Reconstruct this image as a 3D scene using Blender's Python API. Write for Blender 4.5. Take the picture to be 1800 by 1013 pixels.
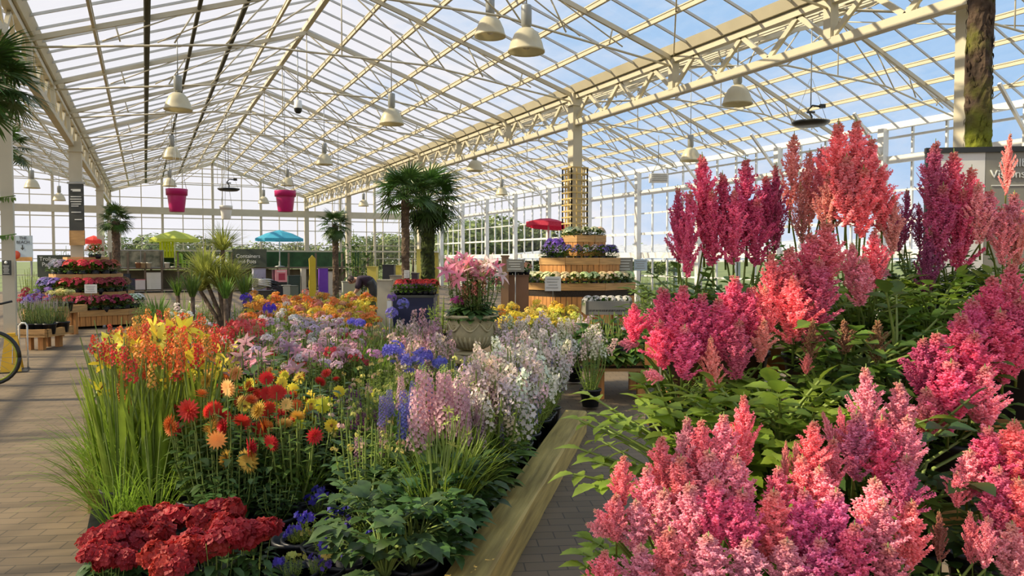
import bpy, math, random
from mathutils import Vector, Matrix, Euler
R = random.Random(7)
for o in list(bpy.data.objects): bpy.data.objects.remove(o)
scn = bpy.context.scene
COL = scn.collection
# ------------------------------------------------------------------ camera
FPX = 1350.0; EYE = 1.6
PITCH = math.atan(51.5 / FPX); YAW = math.atan(645 / FPX * math.cos(PITCH))
cd = bpy.data.cameras.new('camera'); cam = bpy.data.objects.new('camera', cd); COL.objects.link(cam)
cd.sensor_fit = 'HORIZONTAL'; cd.sensor_width = 36; cd.lens = 36 * FPX / 1800; cd.clip_end = 600; cd.clip_start = 0.05
cam.location = (0, 0, EYE); cam.rotation_euler = (math.pi / 2 - PITCH, 0, -YAW)
scn.camera = cam
# ------------------------------------------------------------------ world, sun, exposure
scn.view_settings.view_transform = 'Standard'; scn.view_settings.look = 'None'
scn.view_settings.exposure = 0.0; scn.view_settings.gamma = 1.0
try: scn.view_settings.use_curve_mapping = False
except Exception: pass
cy = scn.cycles
cy.max_bounces = 7; cy.diffuse_bounces = 3; cy.glossy_bounces = 2; cy.transmission_bounces = 4; cy.transparent_max_bounces = 16
cy.caustics_reflective = False; cy.caustics_refractive = False; cy.sample_clamp_indirect = 6.0
try: cy.use_denoising = True
except Exception: pass
w = bpy.data.worlds.new('sky'); scn.world = w; w.use_nodes = True
nt = w.node_tree; nt.nodes.clear()
def N(nt, t, **k):
    n = nt.nodes.new(t)
    for a, b in k.items(): setattr(n, a, b)
    return n
out = N(nt, 'ShaderNodeOutputWorld'); bg = N(nt, 'ShaderNodeBackground'); nt.links.new(bg.outputs[0], out.inputs[0])
tc = N(nt, 'ShaderNodeTexCoord')
mp = N(nt, 'ShaderNodeMapping'); mp.inputs['Scale'].default_value = (1.0, 1.0, 2.6); nt.links.new(tc.outputs['Generated'], mp.inputs[0])
no = N(nt, 'ShaderNodeTexNoise'); no.inputs['Scale'].default_value = 2.6; no.inputs['Detail'].default_value = 7; no.inputs['Roughness'].default_value = 0.6
nt.links.new(mp.outputs[0], no.inputs['Vector'])
sx = N(nt, 'ShaderNodeSeparateXYZ'); nt.links.new(tc.outputs['Generated'], sx.inputs[0])
# cloud cover grows towards the left (-X) where the sun stands behind thin cloud, and towards the horizon
m1 = N(nt, 'ShaderNodeMath', operation='MULTIPLY_ADD'); m1.inputs[1].default_value = -0.42; nt.links.new(sx.outputs['X'], m1.inputs[0]); nt.links.new(no.outputs['Fac'], m1.inputs[2])
m2 = N(nt, 'ShaderNodeMath', operation='MULTIPLY_ADD'); m2.inputs[1].default_value = -0.46; nt.links.new(sx.outputs['Z'], m2.inputs[0]); nt.links.new(m1.outputs[0], m2.inputs[2])
cr = N(nt, 'ShaderNodeValToRGB'); cr.color_ramp.elements[0].position = 0.02; cr.color_ramp.elements[0].color = (0.42, 0.63, 0.91, 1)
cr.color_ramp.elements[1].position = 0.30; cr.color_ramp.elements[1].color = (0.96, 0.93, 0.96, 1)
nt.links.new(m2.outputs[0], cr.inputs[0]); nt.links.new(cr.outputs[0], bg.inputs[0]); bg.inputs[1].default_value = 1.02
def dirvec(az, el):
    return Vector((math.sin(az) * math.cos(el), math.cos(az) * math.cos(el), math.sin(el)))
SUN = dirvec(YAW - math.radians(95), math.radians(36))
sl = bpy.data.lights.new('sun', 'SUN'); sl.energy = 6.8; sl.angle = math.radians(0.8); sl.color = (1.0, 0.83, 0.55)
so = bpy.data.objects.new('sun', sl); COL.objects.link(so); so.rotation_euler = SUN.to_track_quat('Z', 'Y').to_euler(); so.location = (-8, 0, 20)
# ------------------------------------------------------------------ pixel -> place helpers
DH = Vector((math.sin(YAW), math.cos(YAW), 0)); RT = Vector((math.cos(YAW), -math.sin(YAW), 0))
def gp(px, D, z=0.0):
    v = (DH + RT * ((px - 900) / FPX)) * D
    return Vector((v.x, v.y, z))
def hz(py, D): return EYE - (py - 455) * D / FPX
def W(px, py, D): return gp(px, D, hz(py, D))
def depth_of(p): return p.x * DH.x + p.y * DH.y
def px_of(p):
    D = depth_of(p); return 900 + FPX * (p.x * RT.x + p.y * RT.y) / D, 455 + (EYE - p.z) * FPX / D
# ------------------------------------------------------------------ materials
def mat(name, col, rough=0.6, var=0.12, scale=8.0, metal=0.0, trans=0.0, objcol=False, rnd=0.0, stretch=None, col2=None, bump=0.0, tipz=None):
    m = bpy.data.materials.new(name); m.use_nodes = True; t = m.node_tree; t.nodes.clear()
    o = N(t, 'ShaderNodeOutputMaterial'); b = N(t, 'ShaderNodeBsdfPrincipled'); b.inputs['Roughness'].default_value = rough; b.inputs['Metallic'].default_value = metal
    tcn = N(t, 'ShaderNodeTexCoord'); mpn = N(t, 'ShaderNodeMapping')
    if stretch: mpn.inputs['Scale'].default_value = stretch
    t.links.new(tcn.outputs['Object'], mpn.inputs[0])
    ns = N(t, 'ShaderNodeTexNoise'); ns.inputs['Scale'].default_value = scale; ns.inputs['Detail'].default_value = 4
    t.links.new(mpn.outputs[0], ns.inputs['Vector'])
    mx = N(t, 'ShaderNodeMix', data_type='RGBA')
    A, B, F, RES = mx.inputs[6], mx.inputs[7], mx.inputs[0], mx.outputs[2]
    rg = N(t, 'ShaderNodeMapRange'); rg.inputs[1].default_value = 0.3; rg.inputs[2].default_value = 0.7; t.links.new(ns.outputs['Fac'], rg.inputs[0]); t.links.new(rg.outputs[0], F)
    oi = N(t, 'ShaderNodeObjectInfo')
    if objcol:
        t.links.new(oi.outputs['Color'], A)
        hs = N(t, 'ShaderNodeHueSaturation'); hs.inputs['Value'].default_value = 1 + var * 2.2; hs.inputs['Saturation'].default_value = 1 - var; t.links.new(oi.outputs['Color'], hs.inputs['Color']); t.links.new(hs.outputs[0], B)
    else:
        A.default_value = (*[max(0, c * (1 - var)) for c in col], 1)
        B.default_value = (*(col2 if col2 else [min(1, c * (1 + var)) for c in col]), 1)
    last = RES
    if rnd:
        h2 = N(t, 'ShaderNodeHueSaturation'); mr = N(t, 'ShaderNodeMapRange'); mr.inputs[3].default_value = 1 - rnd; mr.inputs[4].default_value = 1 + rnd
        t.links.new(oi.outputs['Random'], mr.inputs[0]); t.links.new(mr.outputs[0], h2.inputs['Value']); t.links.new(last, h2.inputs['Color'])
        mh = N(t, 'ShaderNodeMapRange'); mh.inputs[3].default_value = 0.5 - rnd * 0.05; mh.inputs[4].default_value = 0.5 + rnd * 0.05
        t.links.new(oi.outputs['Random'], mh.inputs[0]); t.links.new(mh.outputs[0], h2.inputs['Hue']); last = h2.outputs[0]
    if tipz:
        z0, z1, tip = tipz
        sp = N(t, 'ShaderNodeSeparateXYZ'); t.links.new(tcn.outputs['Object'], sp.inputs[0]); mr = N(t, 'ShaderNodeMapRange'); mr.inputs[1].default_value = z0; mr.inputs[2].default_value = z1
        t.links.new(sp.outputs['Z'], mr.inputs[0]); m3 = N(t, 'ShaderNodeMix', data_type='RGBA'); t.links.new(mr.outputs[0], m3.inputs[0]); t.links.new(last, m3.inputs[6]); m3.inputs[7].default_value = (*tip, 1); last = m3.outputs[2]
    t.links.new(last, b.inputs['Base Color'])
    if bump:
        bp = N(t, 'ShaderNodeBump'); bp.inputs['Strength'].default_value = bump; bp.inputs['Distance'].default_value = 0.02; t.links.new(ns.outputs['Fac'], bp.inputs['Height']); t.links.new(bp.outputs[0], b.inputs['Normal'])
    if trans:
        tr = N(t, 'ShaderNodeBsdfTranslucent'); t.links.new(last, tr.inputs[0]); ms = N(t, 'ShaderNodeMixShader'); ms.inputs[0].default_value = trans
        t.links.new(b.outputs[0], ms.inputs[1]); t.links.new(tr.outputs[0], ms.inputs[2]); t.links.new(ms.outputs[0], o.inputs[0])
    else: t.links.new(b.outputs[0], o.inputs[0])
    return m
M = {}
M['steel'] = mat('cream_painted_steel', (0.60, 0.55, 0.42), 0.45, 0.06, 3)
M['alu'] = mat('aluminium_glazing_bar', (0.55, 0.55, 0.52), 0.4, 0.05, 3, metal=0.2)
M['white'] = mat('white_paint', (0.82, 0.82, 0.80), 0.5, 0.04, 3)
M['purlin_shade'] = mat('backlit_purlin_dark', (0.07, 0.07, 0.05), 0.8, 0.15, 6)  # backlit shade of the left-slope purlins, put into a dark colour
M['petal'] = mat('petal', (1, 1, 1), 0.6, 0.10, 40, trans=0.35, objcol=True, rnd=0.12)
M['plume'] = mat('plume_petal', (1, 1, 1), 0.75, 0.22, 16, trans=0.35, objcol=True, rnd=0.14, tipz=(0.80, 1.04, (0.70, 0.36, 0.18)))
M['paint'] = mat('object_coloured_paint', (1, 1, 1), 0.45, 0.04, 5, objcol=True)
M['plastic'] = mat('object_coloured_plastic', (1, 1, 1), 0.35, 0.03, 5, objcol=True)
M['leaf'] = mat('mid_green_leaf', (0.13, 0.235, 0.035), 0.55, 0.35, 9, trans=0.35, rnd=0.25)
M['leaf_bright'] = mat('bright_green_leaf', (0.29, 0.41, 0.05), 0.55, 0.3, 9, trans=0.42, rnd=0.2)
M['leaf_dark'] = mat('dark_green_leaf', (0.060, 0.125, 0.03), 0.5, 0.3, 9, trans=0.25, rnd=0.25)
M['leaf_grey'] = mat('grey_green_leaf', (0.17, 0.24, 0.13), 0.6, 0.2, 9, trans=0.3, rnd=0.2)
M['leaf_purple'] = mat('dark_purple_leaf', (0.04, 0.03, 0.055), 0.4, 0.4, 9, trans=0.2, rnd=0.3)
M['leaf_red'] = mat('bronze_red_leaf', (0.22, 0.10, 0.05), 0.5, 0.35, 9, trans=0.3, rnd=0.25)
M['leaf_lime'] = mat('lime_leaf', (0.36, 0.42, 0.05), 0.5, 0.25, 9, trans=0.4, rnd=0.2)
M['strap'] = mat('strap_leaf', (0.27, 0.40, 0.05), 0.5, 0.3, 6, trans=0.4, rnd=0.2)
M['strap_yellow'] = mat('variegated_strap_leaf', (0.40, 0.42, 0.10), 0.4, 0.35, 6, trans=0.35, rnd=0.2)
M['palm'] = mat('palm_frond', (0.07, 0.14, 0.03), 0.4, 0.35, 6, trans=0.3, rnd=0.3)
M['stem'] = mat('green_stem', (0.22, 0.30, 0.07), 0.55, 0.2, 9)
M['pot'] = mat('black_plastic_pot', (0.016, 0.018, 0.024), 0.42, 0.2, 6)
M['wood'] = mat('pine_timber', (0.52, 0.30, 0.11), 0.6, 0.22, 3.2, stretch=(1.2, 1.2, 14), bump=0.15)
M['plank'] = mat('orange_cedar_plank', (0.55, 0.25, 0.07), 0.6, 0.25, 4, stretch=(10, 10, 1.0), bump=0.1)
M['sleeper'] = mat('tanalised_timber_sleeper', (0.46, 0.33, 0.09), 0.7, 0.35, 2.2, stretch=(9, .7, 9), col2=(0.66, 0.49, 0.15), bump=0.35)
M['bark'] = mat('palm_bark', (0.13, 0.09, 0.06), 0.9, 0.5, 14, bump=0.8)
M['dark'] = mat('dark_board', (0.045, 0.05, 0.045), 0.6, 0.1, 4)
M['black'] = mat('black_metal', (0.015, 0.018, 0.018), 0.4, 0.1, 4)
M['grey'] = mat('grey_metal', (0.33, 0.34, 0.33), 0.4, 0.08, 4, metal=0.3)
M['letters'] = mat('white_lettering', (0.78, 0.80, 0.76), 0.5, 0.02, 4)
M['card'] = mat('white_card', (0.75, 0.75, 0.72), 0.6, 0.04, 8)
M['centre'] = mat('flower_centre', (0.30, 0.14, 0.03), 0.8, 0.3, 60)
M['yellowcentre'] = mat('yellow_flower_centre', (0.75, 0.45, 0.03), 0.8, 0.2, 60)
M['liner'] = mat('black_bed_liner', (0.018, 0.022, 0.030), 0.35, 0.3, 3, bump=0.3)
M['stone'] = mat('reconstituted_stone', (0.62, 0.55, 0.33), 0.8, 0.12, 14, bump=0.2)
M['skin'] = mat('skin', (0.55, 0.32, 0.22), 0.5, 0.05, 8)
M['soil'] = mat('potting_soil', (0.035, 0.025, 0.018), 0.95, 0.4, 60, bump=0.5)
# mossy bark: moss grows where the noise says and more towards the foot of the trunk
def mossy():
    m = mat('mossy_bark', (0.07, 0.045, 0.03), 0.95, 0.5, 18, bump=1.0, tipz=None); t = m.node_tree
    b = [n for n in t.nodes if n.type == 'BSDF_PRINCIPLED'][0]; src = b.inputs['Base Color'].links[0].from_socket
    tcn = [n for n in t.nodes if n.type == 'TEX_COORD'][0]
    n2 = N(t, 'ShaderNodeTexNoise'); n2.inputs['Scale'].default_value = 3.5; n2.inputs['Detail'].default_value = 6; t.links.new(tcn.outputs['Object'], n2.inputs['Vector'])
    sp = N(t, 'ShaderNodeSeparateXYZ'); t.links.new(tcn.outputs['Object'], sp.inputs[0])
    ma = N(t, 'ShaderNodeMath', operation='MULTIPLY_ADD'); ma.inputs[1].default_value = -0.22; t.links.new(sp.outputs['Z'], ma.inputs[0]); t.links.new(n2.outputs['Fac'], ma.inputs[2])
    mr = N(t, 'ShaderNodeMapRange'); mr.inputs[1].default_value = -0.20; mr.inputs[2].default_value = 0.02; t.links.new(ma.outputs[0], mr.inputs[0])
    mx = N(t, 'ShaderNodeMix', data_type='RGBA'); t.links.new(mr.outputs[0], mx.inputs[0]); t.links.new(src, mx.inputs[6]); mx.inputs[7].default_value = (0.16, 0.18, 0.012, 1); t.links.new(mx.outputs[2], b.inputs['Base Color'])
    return m
M['moss'] = mossy()
M['ivybark'] = mat('dark_green_mossy_bark', (0.03, 0.045, 0.015), 0.95, 0.6, 10, col2=(0.07, 0.10, 0.02), bump=0.8)
def glass(name, fac, tint=(0.96, 0.98, 1.0)):
    m = bpy.data.materials.new(name); m.use_nodes = True; t = m.node_tree; t.nodes.clear()
    o = N(t, 'ShaderNodeOutputMaterial'); tr = N(t, 'ShaderNodeBsdfTransparent'); tr.inputs[0].default_value = (*tint, 1)
    g = N(t, 'ShaderNodeBsdfGlossy'); g.inputs['Roughness'].default_value = 0.1
    ms = N(t, 'ShaderNodeMixShader'); ms.inputs[0].default_value = fac; t.links.new(tr.outputs[0], ms.inputs[1]); t.links.new(g.outputs[0], ms.inputs[2]); t.links.new(ms.outputs[0], o.inputs[0])
    return m
M['glass'] = glass('greenhouse_glass', 0.05)
def paving():
    m = bpy.data.materials.new('block_paving'); m.use_nodes = True; t = m.node_tree; b = t.nodes['Principled BSDF']
    tcn = N(t, 'ShaderNodeTexCoord'); mp_ = N(t, 'ShaderNodeMapping'); mp_.inputs['Rotation'].default_value = (0, 0, 0.35); t.links.new(tcn.outputs['Object'], mp_.inputs[0])
    br = N(t, 'ShaderNodeTexBrick'); br.inputs['Scale'].default_value = 1.0; br.inputs['Brick Width'].default_value = 0.22; br.inputs['Row Height'].default_value = 0.11; br.inputs['Mortar Size'].default_value = 0.004
    br.inputs['Color1'].default_value = (0.165, 0.120, 0.072, 1); br.inputs['Color2'].default_value = (0.200, 0.145, 0.088, 1); br.inputs['Mortar'].default_value = (0.075, 0.06, 0.04, 1)
    t.links.new(mp_.outputs[0], br.inputs['Vector'])
    n1 = N(t, 'ShaderNodeTexNoise'); n1.inputs['Scale'].default_value = 0.9; n1.inputs['Detail'].default_value = 5; t.links.new(tcn.outputs['Object'], n1.inputs['Vector'])
    mr = N(t, 'ShaderNodeMapRange'); mr.inputs[1].default_value = 0.3; mr.inputs[2].default_value = 0.7; mr.inputs[3].default_value = 0.78; mr.inputs[4].default_value = 1.15; t.links.new(n1.outputs['Fac'], mr.inputs[0])
    mx = N(t, 'ShaderNodeMix', data_type='RGBA', blend_type='MULTIPLY'); mx.inputs[0].default_value = 1; t.links.new(br.outputs['Color'], mx.inputs[6]); t.links.new(mr.outputs[0], mx.inputs[7]); t.links.new(mx.outputs[2], b.inputs['Base Color'])
    b.inputs['Roughness'].default_value = 0.72
    return m
M['paving'] = paving()
M['ground'] = mat('rough_grass_outside', (0.16, 0.20, 0.06), 0.9, 0.4, 0.3)
M['hedge'] = mat('tree_foliage', (0.20, 0.25, 0.08), 0.8, 0.5, 2.0, trans=0.2, rnd=0.25)
M['wallbase'] = mat('pale_panel', (0.60, 0.58, 0.50), 0.6, 0.06, 2)
# ------------------------------------------------------------------ mesh builder
class MB:
    def __init__(s): s.v = []; s.f = []; s.m = []; s.smooth = []
    def add(s, vs, fs, m=0, sm=False):
        o = len(s.v); s.v.extend([tuple(x) for x in vs])
        for f in fs: s.f.append(tuple(i + o for i in f)); s.m.append(m); s.smooth.append(sm)
    def box(s, c, d, m=0, rot=None):
        c = Vector(c); hx, hy, hz_ = d[0] / 2, d[1] / 2, d[2] / 2; vs = []
        for x, y, z in ((-1, -1, -1), (1, -1, -1), (1, 1, -1), (-1, 1, -1), (-1, -1, 1), (1, -1, 1), (1, 1, 1), (-1, 1, 1)):
            p = Vector((x * hx, y * hy, z * hz_))
            if rot: p = rot @ p
            vs.append(c + p)
        s.add(vs, ((0, 3, 2, 1), (4, 5, 6, 7), (0, 1, 5, 4), (1, 2, 6, 5), (2, 3, 7, 6), (3, 0, 4, 7)), m)
    def beam(s, a, b, w_, h_, m=0, up=Vector((0, 0, 1))):
        a = Vector(a); b = Vector(b); d = (b - a); L = d.length
        if L < 1e-6: return
        d.normalize(); x = d.cross(up)
        if x.length < 1e-4: x = Vector((1, 0, 0))
        x.normalize(); y = x.cross(d)
        vs = [p + x * (i * w_ / 2) + y * (j * h_ / 2) for p in (a, b) for i, j in ((-1, -1), (1, -1), (1, 1), (-1, 1))]
        s.add(vs, ((0, 1, 2, 3), (7, 6, 5, 4), (0, 4, 5, 1), (1, 5, 6, 2), (2, 6, 7, 3), (3, 7, 4, 0)), m)
    def tube(s, pts, rad, n=6, m=0, cap=True, sm=True):
        pts = [Vector(p) for p in pts]
        if not isinstance(rad, (list, tuple)): rad = [rad] * len(pts)
        vs = []; k = len(pts)
        ref = Vector((0.31, 0.87, 0.11))
        for i, p in enumerate(pts):
            d = (pts[min(i + 1, k - 1)] - pts[max(i - 1, 0)])
            if d.length < 1e-7: d = Vector((0, 0, 1))
            d.normalize(); x = d.cross(ref)
            if x.length < 0.05: x = d.cross(Vector((0, 0, 1)))
            x.normalize(); y = d.cross(x)
            for j in range(n):
                a = 2 * math.pi * j / n; vs.append(p + (x * math.cos(a) + y * math.sin(a)) * rad[i])
        fs = [(i * n + j, i * n + (j + 1) % n, (i + 1) * n + (j + 1) % n, (i + 1) * n + j) for i in range(k - 1) for j in range(n)]
        if cap: fs += [tuple(range(n))[::-1], tuple((k - 1) * n + j for j in range(n))]
        s.add(vs, fs, m, sm)
    def lathe(s, prof, n=24, c=(0, 0, 0), m=0, sm=True, close=False):
        c = Vector(c); vs = []
        for r, z in prof:
            for j in range(n):
                a = 2 * math.pi * j / n; vs.append(c + Vector((r * math.cos(a), r * math.sin(a), z)))
        k = len(prof); fs = [(i * n + j, i * n + (j + 1) % n, (i + 1) * n + (j + 1) % n, (i + 1) * n + j) for i in range(k - 1) for j in range(n)]
        s.add(vs, fs, m, sm)
    def octa(s, c, r, m=0, st=1.0, ax=None):
        c = Vector(c)
        q = Vector((R.gauss(0, 1), R.gauss(0, 1), R.gauss(0, 1))).normalized() if ax is None else ax
        x = q.orthogonal().normalized(); y = q.cross(x)
        vs = [c + q * r * st, c - q * r * st, c + x * r, c + y * r, c - x * r, c - y * r]
        s.add(vs, ((0, 2, 3), (0, 3, 4), (0, 4, 5), (0, 5, 2), (1, 3, 2), (1, 4, 3), (1, 5, 4), (1, 2, 5)), m)
    def leaf(s, p, d, nrm, L, Wd, m=0, droop=0.25, fold=0.18, st=((0.0, 0.12), (0.3, 0.9), (0.62, 0.85), (1.0, 0.0))):
        p = Vector(p); d = Vector(d).normalized(); x = d.cross(nrm)
        if x.length < 1e-4: x = d.orthogonal()
        x.normalize(); nn = x.cross(d).normalized(); vs = []
        for t, ww in st:
            c = p + d * (L * t) - nn * (droop * L * t * t)
            vs += [c - x * (Wd / 2 * ww) + nn * (fold * Wd * ww * 0.5), c, c + x * (Wd / 2 * ww) + nn * (fold * Wd * ww * 0.5)]
        k = len(st); fs = []
        for i in range(k - 1):
            a = i * 3; fs += [(a, a + 1, a + 4, a + 3), (a + 1, a + 2, a + 5, a + 4)]
        s.add(vs, fs, m, True)
    def blade(s, p, az, lean, L, Wd, m=0, curl=0.9, seg=6):
        """an arching strap leaf: starts leaning by `lean` from the vertical, bends over by `curl` radians"""
        p = Vector(p); h = Vector((math.cos(az), math.sin(az), 0)); side = Vector((-math.sin(az), math.cos(az), 0)); vs = []; c = p.copy()
        for i in range(seg + 1):
            t = i / seg; a = lean + curl * t * t; d = h * math.sin(a) + Vector((0, 0, 1)) * math.cos(a)
            ww = Wd / 2 * (min(1, 0.5 + 2 * t) if t < 0.3 else max(0.0, 1 - ((t - 0.3) / 0.7) ** 1.8))
            up = d.cross(side)
            vs += [c - side * ww + up * ww * 0.25, c, c + side * ww + up * ww * 0.25]
            c = c + d * (L / seg)
        fs = []
        for i in range(seg):
            a = i * 3; fs += [(a, a + 1, a + 4, a + 3), (a + 1, a + 2, a + 5, a + 4)]
        s.add(vs, fs, m, True)
    def petals(s, c, ax, n, r, wd, m=0, cup=0.3, off=0.0):
        c = Vector(c); ax = Vector(ax).normalized(); x = ax.orthogonal().normalized(); y = ax.cross(x)
        for i in range(n):
            a = 2 * math.pi * i / n + off; d = x * math.cos(a) + y * math.sin(a); sd = ax.cross(d)
            vs = [c, c + d * r * 0.55 - sd * wd / 2 + ax * r * cup * 0.6, c + d * r + ax * r * cup, c + d * r * 0.55 + sd * wd / 2 + ax * r * cup * 0.6]
            s.add(vs, ((0, 1, 2, 3),), m)
    def mesh(s, name, mats):
        me = bpy.data.meshes.new(name); me.from_pydata(s.v, [], s.f)
        for mm in mats: me.materials.append(M[mm] if isinstance(mm, str) else mm)
        me.polygons.foreach_set('material_index', s.m); me.polygons.foreach_set('use_smooth', s.smooth); me.update(); return me
    def build(s, name, mats, parent=None, loc=None, rz=0.0, color=None):
        if isinstance(mats, str): mats = [mats]
        return put(name, s.mesh(name, mats), parent, loc, rz=rz, color=color)
def put(name, me, parent=None, loc=None, rot=None, rz=0.0, scale=None, color=None):
    o = bpy.data.objects.new(name, me); COL.objects.link(o)
    if parent: o.parent = parent
    if loc is not None: o.location = loc
    if rot is not None: o.rotation_euler = rot
    elif rz: o.rotation_euler = (0, 0, rz)
    if scale is not None: o.scale = (scale,) * 3 if not hasattr(scale, '__len__') else scale
    if color is not None: o.color = (*color[:3], 1)
    return o
def tag(o, label, cat, group=None, kind=None):
    o['label'] = label; o['category'] = cat
    if group: o['group'] = group
    if kind: o['kind'] = kind
    return o
def thing(name, label, cat, loc=(0, 0, 0), rz=0.0, group=None):
    o = bpy.data.objects.new(name, None); COL.objects.link(o); o.location = loc; o.rotation_euler = (0, 0, rz); o.empty_display_size = 0.1
    return tag(o, label, cat, group)
def struct(mb, name, mats, parent=None):
    o = mb.build(name, mats, parent)
    if not parent: o['kind'] = 'structure'
    return o
def text(body, size, parent, loc, rot, m='letters', align='CENTER', name='lettering', ext=0.003):
    c = bpy.data.curves.new(name, 'FONT'); c.body = body; c.size = size; c.align_x = align; c.align_y = 'CENTER'; c.extrude = ext; c.materials.append(M[m])
    tmp = bpy.data.objects.new('text_source', c); COL.objects.link(tmp); me = bpy.data.meshes.new_from_object(tmp); bpy.data.objects.remove(tmp); bpy.data.curves.remove(c)
    o = bpy.data.objects.new(name, me); COL.objects.link(o); o.parent = parent; o.location = loc; o.rotation_euler = rot; return o
U = lambda a, b: R.uniform(a, b)
PI = math.pi
ORD = ['leftmost'] + [x + ' from left' for x in 'second third fourth fifth sixth seventh eighth ninth tenth eleventh twelfth'.split()]
NUM = ['zero', 'one', 'two', 'three', 'four', 'five', 'six', 'seven', 'eight', 'nine', 'ten', 'eleven', 'twelve']
FACE = -YAW   # rz that turns a thing's -Y face towards the camera's image plane
# ================================================================== THE GREENHOUSE
YN, YF = -4.0, 44.0
SPANS = [(-11.4, -1.6, 5.12, 6.75, 5.12), (-1.6, 8.2, 5.12, 6.75, 5.12), (8.2, 16.0, 5.12, 6.35, 4.75)]
mb = MB(); mb.add([(-60, -12, -0.06), (16.6, -12, -0.06), (16.6, YF + 0.4, -0.06), (-60, YF + 0.4, -0.06), (-60, -12, 0), (16.6, -12, 0), (16.6, YF + 0.4, 0), (-60, YF + 0.4, 0)],
    ((4, 5, 6, 7), (0, 3, 2, 1), (0, 1, 5, 4), (1, 2, 6, 5), (2, 3, 7, 6), (3, 0, 4, 7))); struct(mb, 'floor', ['paving'])
mb = MB(); mb.box((0, 160, -0.3), (700, 700, 0.4)); struct(mb, 'ground', ['ground'])
def lerp(a, b, t): return Vector(a).lerp(Vector(b), t)
for k, (x0, x1, z0, zr, z1) in enumerate(SPANS):
    xr = (x0 + x1) / 2
    for (xa, za, xb, zb) in ((x0 + 0.12, z0, xr, zr), (x1 - 0.12, z1, xr, zr)):
        g = MB(); dz = 0.05
        vs = [(xa, YN, za + dz), (xb, YN, zb + dz), (xb, YF, zb + dz), (xa, YF, za + dz)]
        g.add(vs, ((0, 1, 2, 3),)); c = struct(g, 'ceiling', ['glass'])
        bars = MB(); y = YN
        while y <= YF + 0.01:
            bars.beam((xa, y, za + 0.02), (xb, y, zb + 0.02), 0.026, 0.04); y += 0.75
        bars.build('glazing_bars', ['alu'], c)
        for i in range(1, 6):
            t = i / 6; p = lerp((xa, 0, za), (xb, 0, zb), t) - Vector((0, 0, 0.06)); q = MB(); q.beam((p.x, YN, p.z), (p.x, YF, p.z), 0.045, 0.08)
            q.beam((p.x, YN, p.z + 0.04), (p.x, YF, p.z + 0.04), 0.065, 0.02); q.build('purlin', ['steel'], c)
        if xa < xb:
            q = MB(); q.beam((xb, YN, zb - .04), (xb, YF, zb - .04), 0.10, 0.10); q.build('ridge_beam', ['steel'], c)
        if k == 1 and xa < xb:
            for i, rr in ((2, .055), (3, .035), (4, .045)):
                p = lerp((xa, 0, za), (xb, 0, zb), i / 6) - Vector((.02, 0, 0.12)); q = MB(); q.tube([(p.x, YN, p.z), (p.x, YF, p.z)], rr, 8); q.build('backlit_purlin_tube', ['purlin_shade'], c)  # added dark tubes paint the purlins as backlit; no separate fitting here
    # trusses
    y = 0.77; n = 0
    while y < YF - 0.5:
        t = MB(); e0 = Vector((x0, y, z0 - 0.12)); e1 = Vector((x1, y, z1 - 0.12)); ap = Vector((xr, y, zr - 0.16))
        t.beam(e0, ap, 0.045, 0.08); t.beam(e1, ap, 0.045, 0.08)
        b0 = lerp(e0, e1, 0.0) + Vector((0, 0, -0.12)); b1 = e1 + Vector((0, 0, -0.12)); mid0 = lerp(e0, e1, 0.33) + Vector((0, 0, 0.30)); mid1 = lerp(e0, e1, 0.67) + Vector((0, 0, 0.30))
        t.tube([b0, mid0, mid1, b1], 0.019, 6); t.tube([mid0, ap], 0.015, 6); t.tube([mid1, ap], 0.015, 6)
        for f in (0.25, 0.5, 0.75):
            for (e, mm) in ((e0, mid0), (e1, mid1)):
                pr_ = lerp(e, ap, f); t.tube([pr_, lerp(e, mm, min(1, f + 0.15))], 0.014, 6); t.tube([pr_, lerp(e, mm, max(0, f - 0.18))], 0.012, 6)
        t.tube([ap, lerp(mid0, mid1, 0.5)], 0.012, 6)
        struct(t, 'roof_truss', ['steel']); y += 3.335; n += 1
    # thin wind bracing rods, two bays of them
    for yb in (4.1, 20.8):
        t = MB()
        for (xa, za) in ((x0, z0), (x1, z1)):
            a = Vector((xa, yb, za - 0.1)); b = Vector((xr, yb + 6.67, zr - 0.2)); t.tube([a, b], 0.012, 6)
            a = Vector((xa, yb + 6.67, za - 0.1)); b = Vector((xr, yb, zr - 0.2)); t.tube([a, b], 0.012, 6)
        struct(t, 'roof_bracing', ['steel'])
# lattice girders with gutters
def girder(X, side):
    ys = [14.1 + 10 * i for i in range(-1, 4)]
    segs = [(YN, 4.1)] + [(4.1 + 10 * i, 14.1 + 10 * i) for i in range(4)]
    for (a, b) in segs:
        b = min(b, YF); g = MB(); g.box((X, (a + b) / 2, 4.44), (0.13, b - a, 0.12)); g.box((X, (a + b) / 2, 4.985), (0.11, b - a, 0.09))
        n = max(1, round((b - a) / 1.11)); st = (b - a) / n
        for i in range(n):
            y0 = a + i * st; g.beam((X, y0, 4.49), (X, y0 + st / 2, 4.95), 0.07, 0.05, up=Vector((1, 0, 0))); g.beam((X, y0 + st / 2, 4.95), (X, y0 + st, 4.49), 0.07, 0.05, up=Vector((1, 0, 0)))
            if i % 3 == 0: g.box((X, y0, 4.74), (0.14, 0.12, 0.52))
        struct(g, 'lattice_girder', ['steel'])
    g = MB(); L = YF - YN
    g.add([(X + dx, yy, z) for yy in (YN, YF) for dx, z in ((-0.17, 5.20), (-0.10, 5.05), (0.10, 5.05), (0.17, 5.20), (0.13, 5.20), (0.08, 5.08), (-0.08, 5.08), (-0.13, 5.20))],
        [tuple((i, (i + 1) % 8, 8 + (i + 1) % 8, 8 + i)) for i in range(8)]); struct(g, 'roof_gutter', ['steel'])
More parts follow.
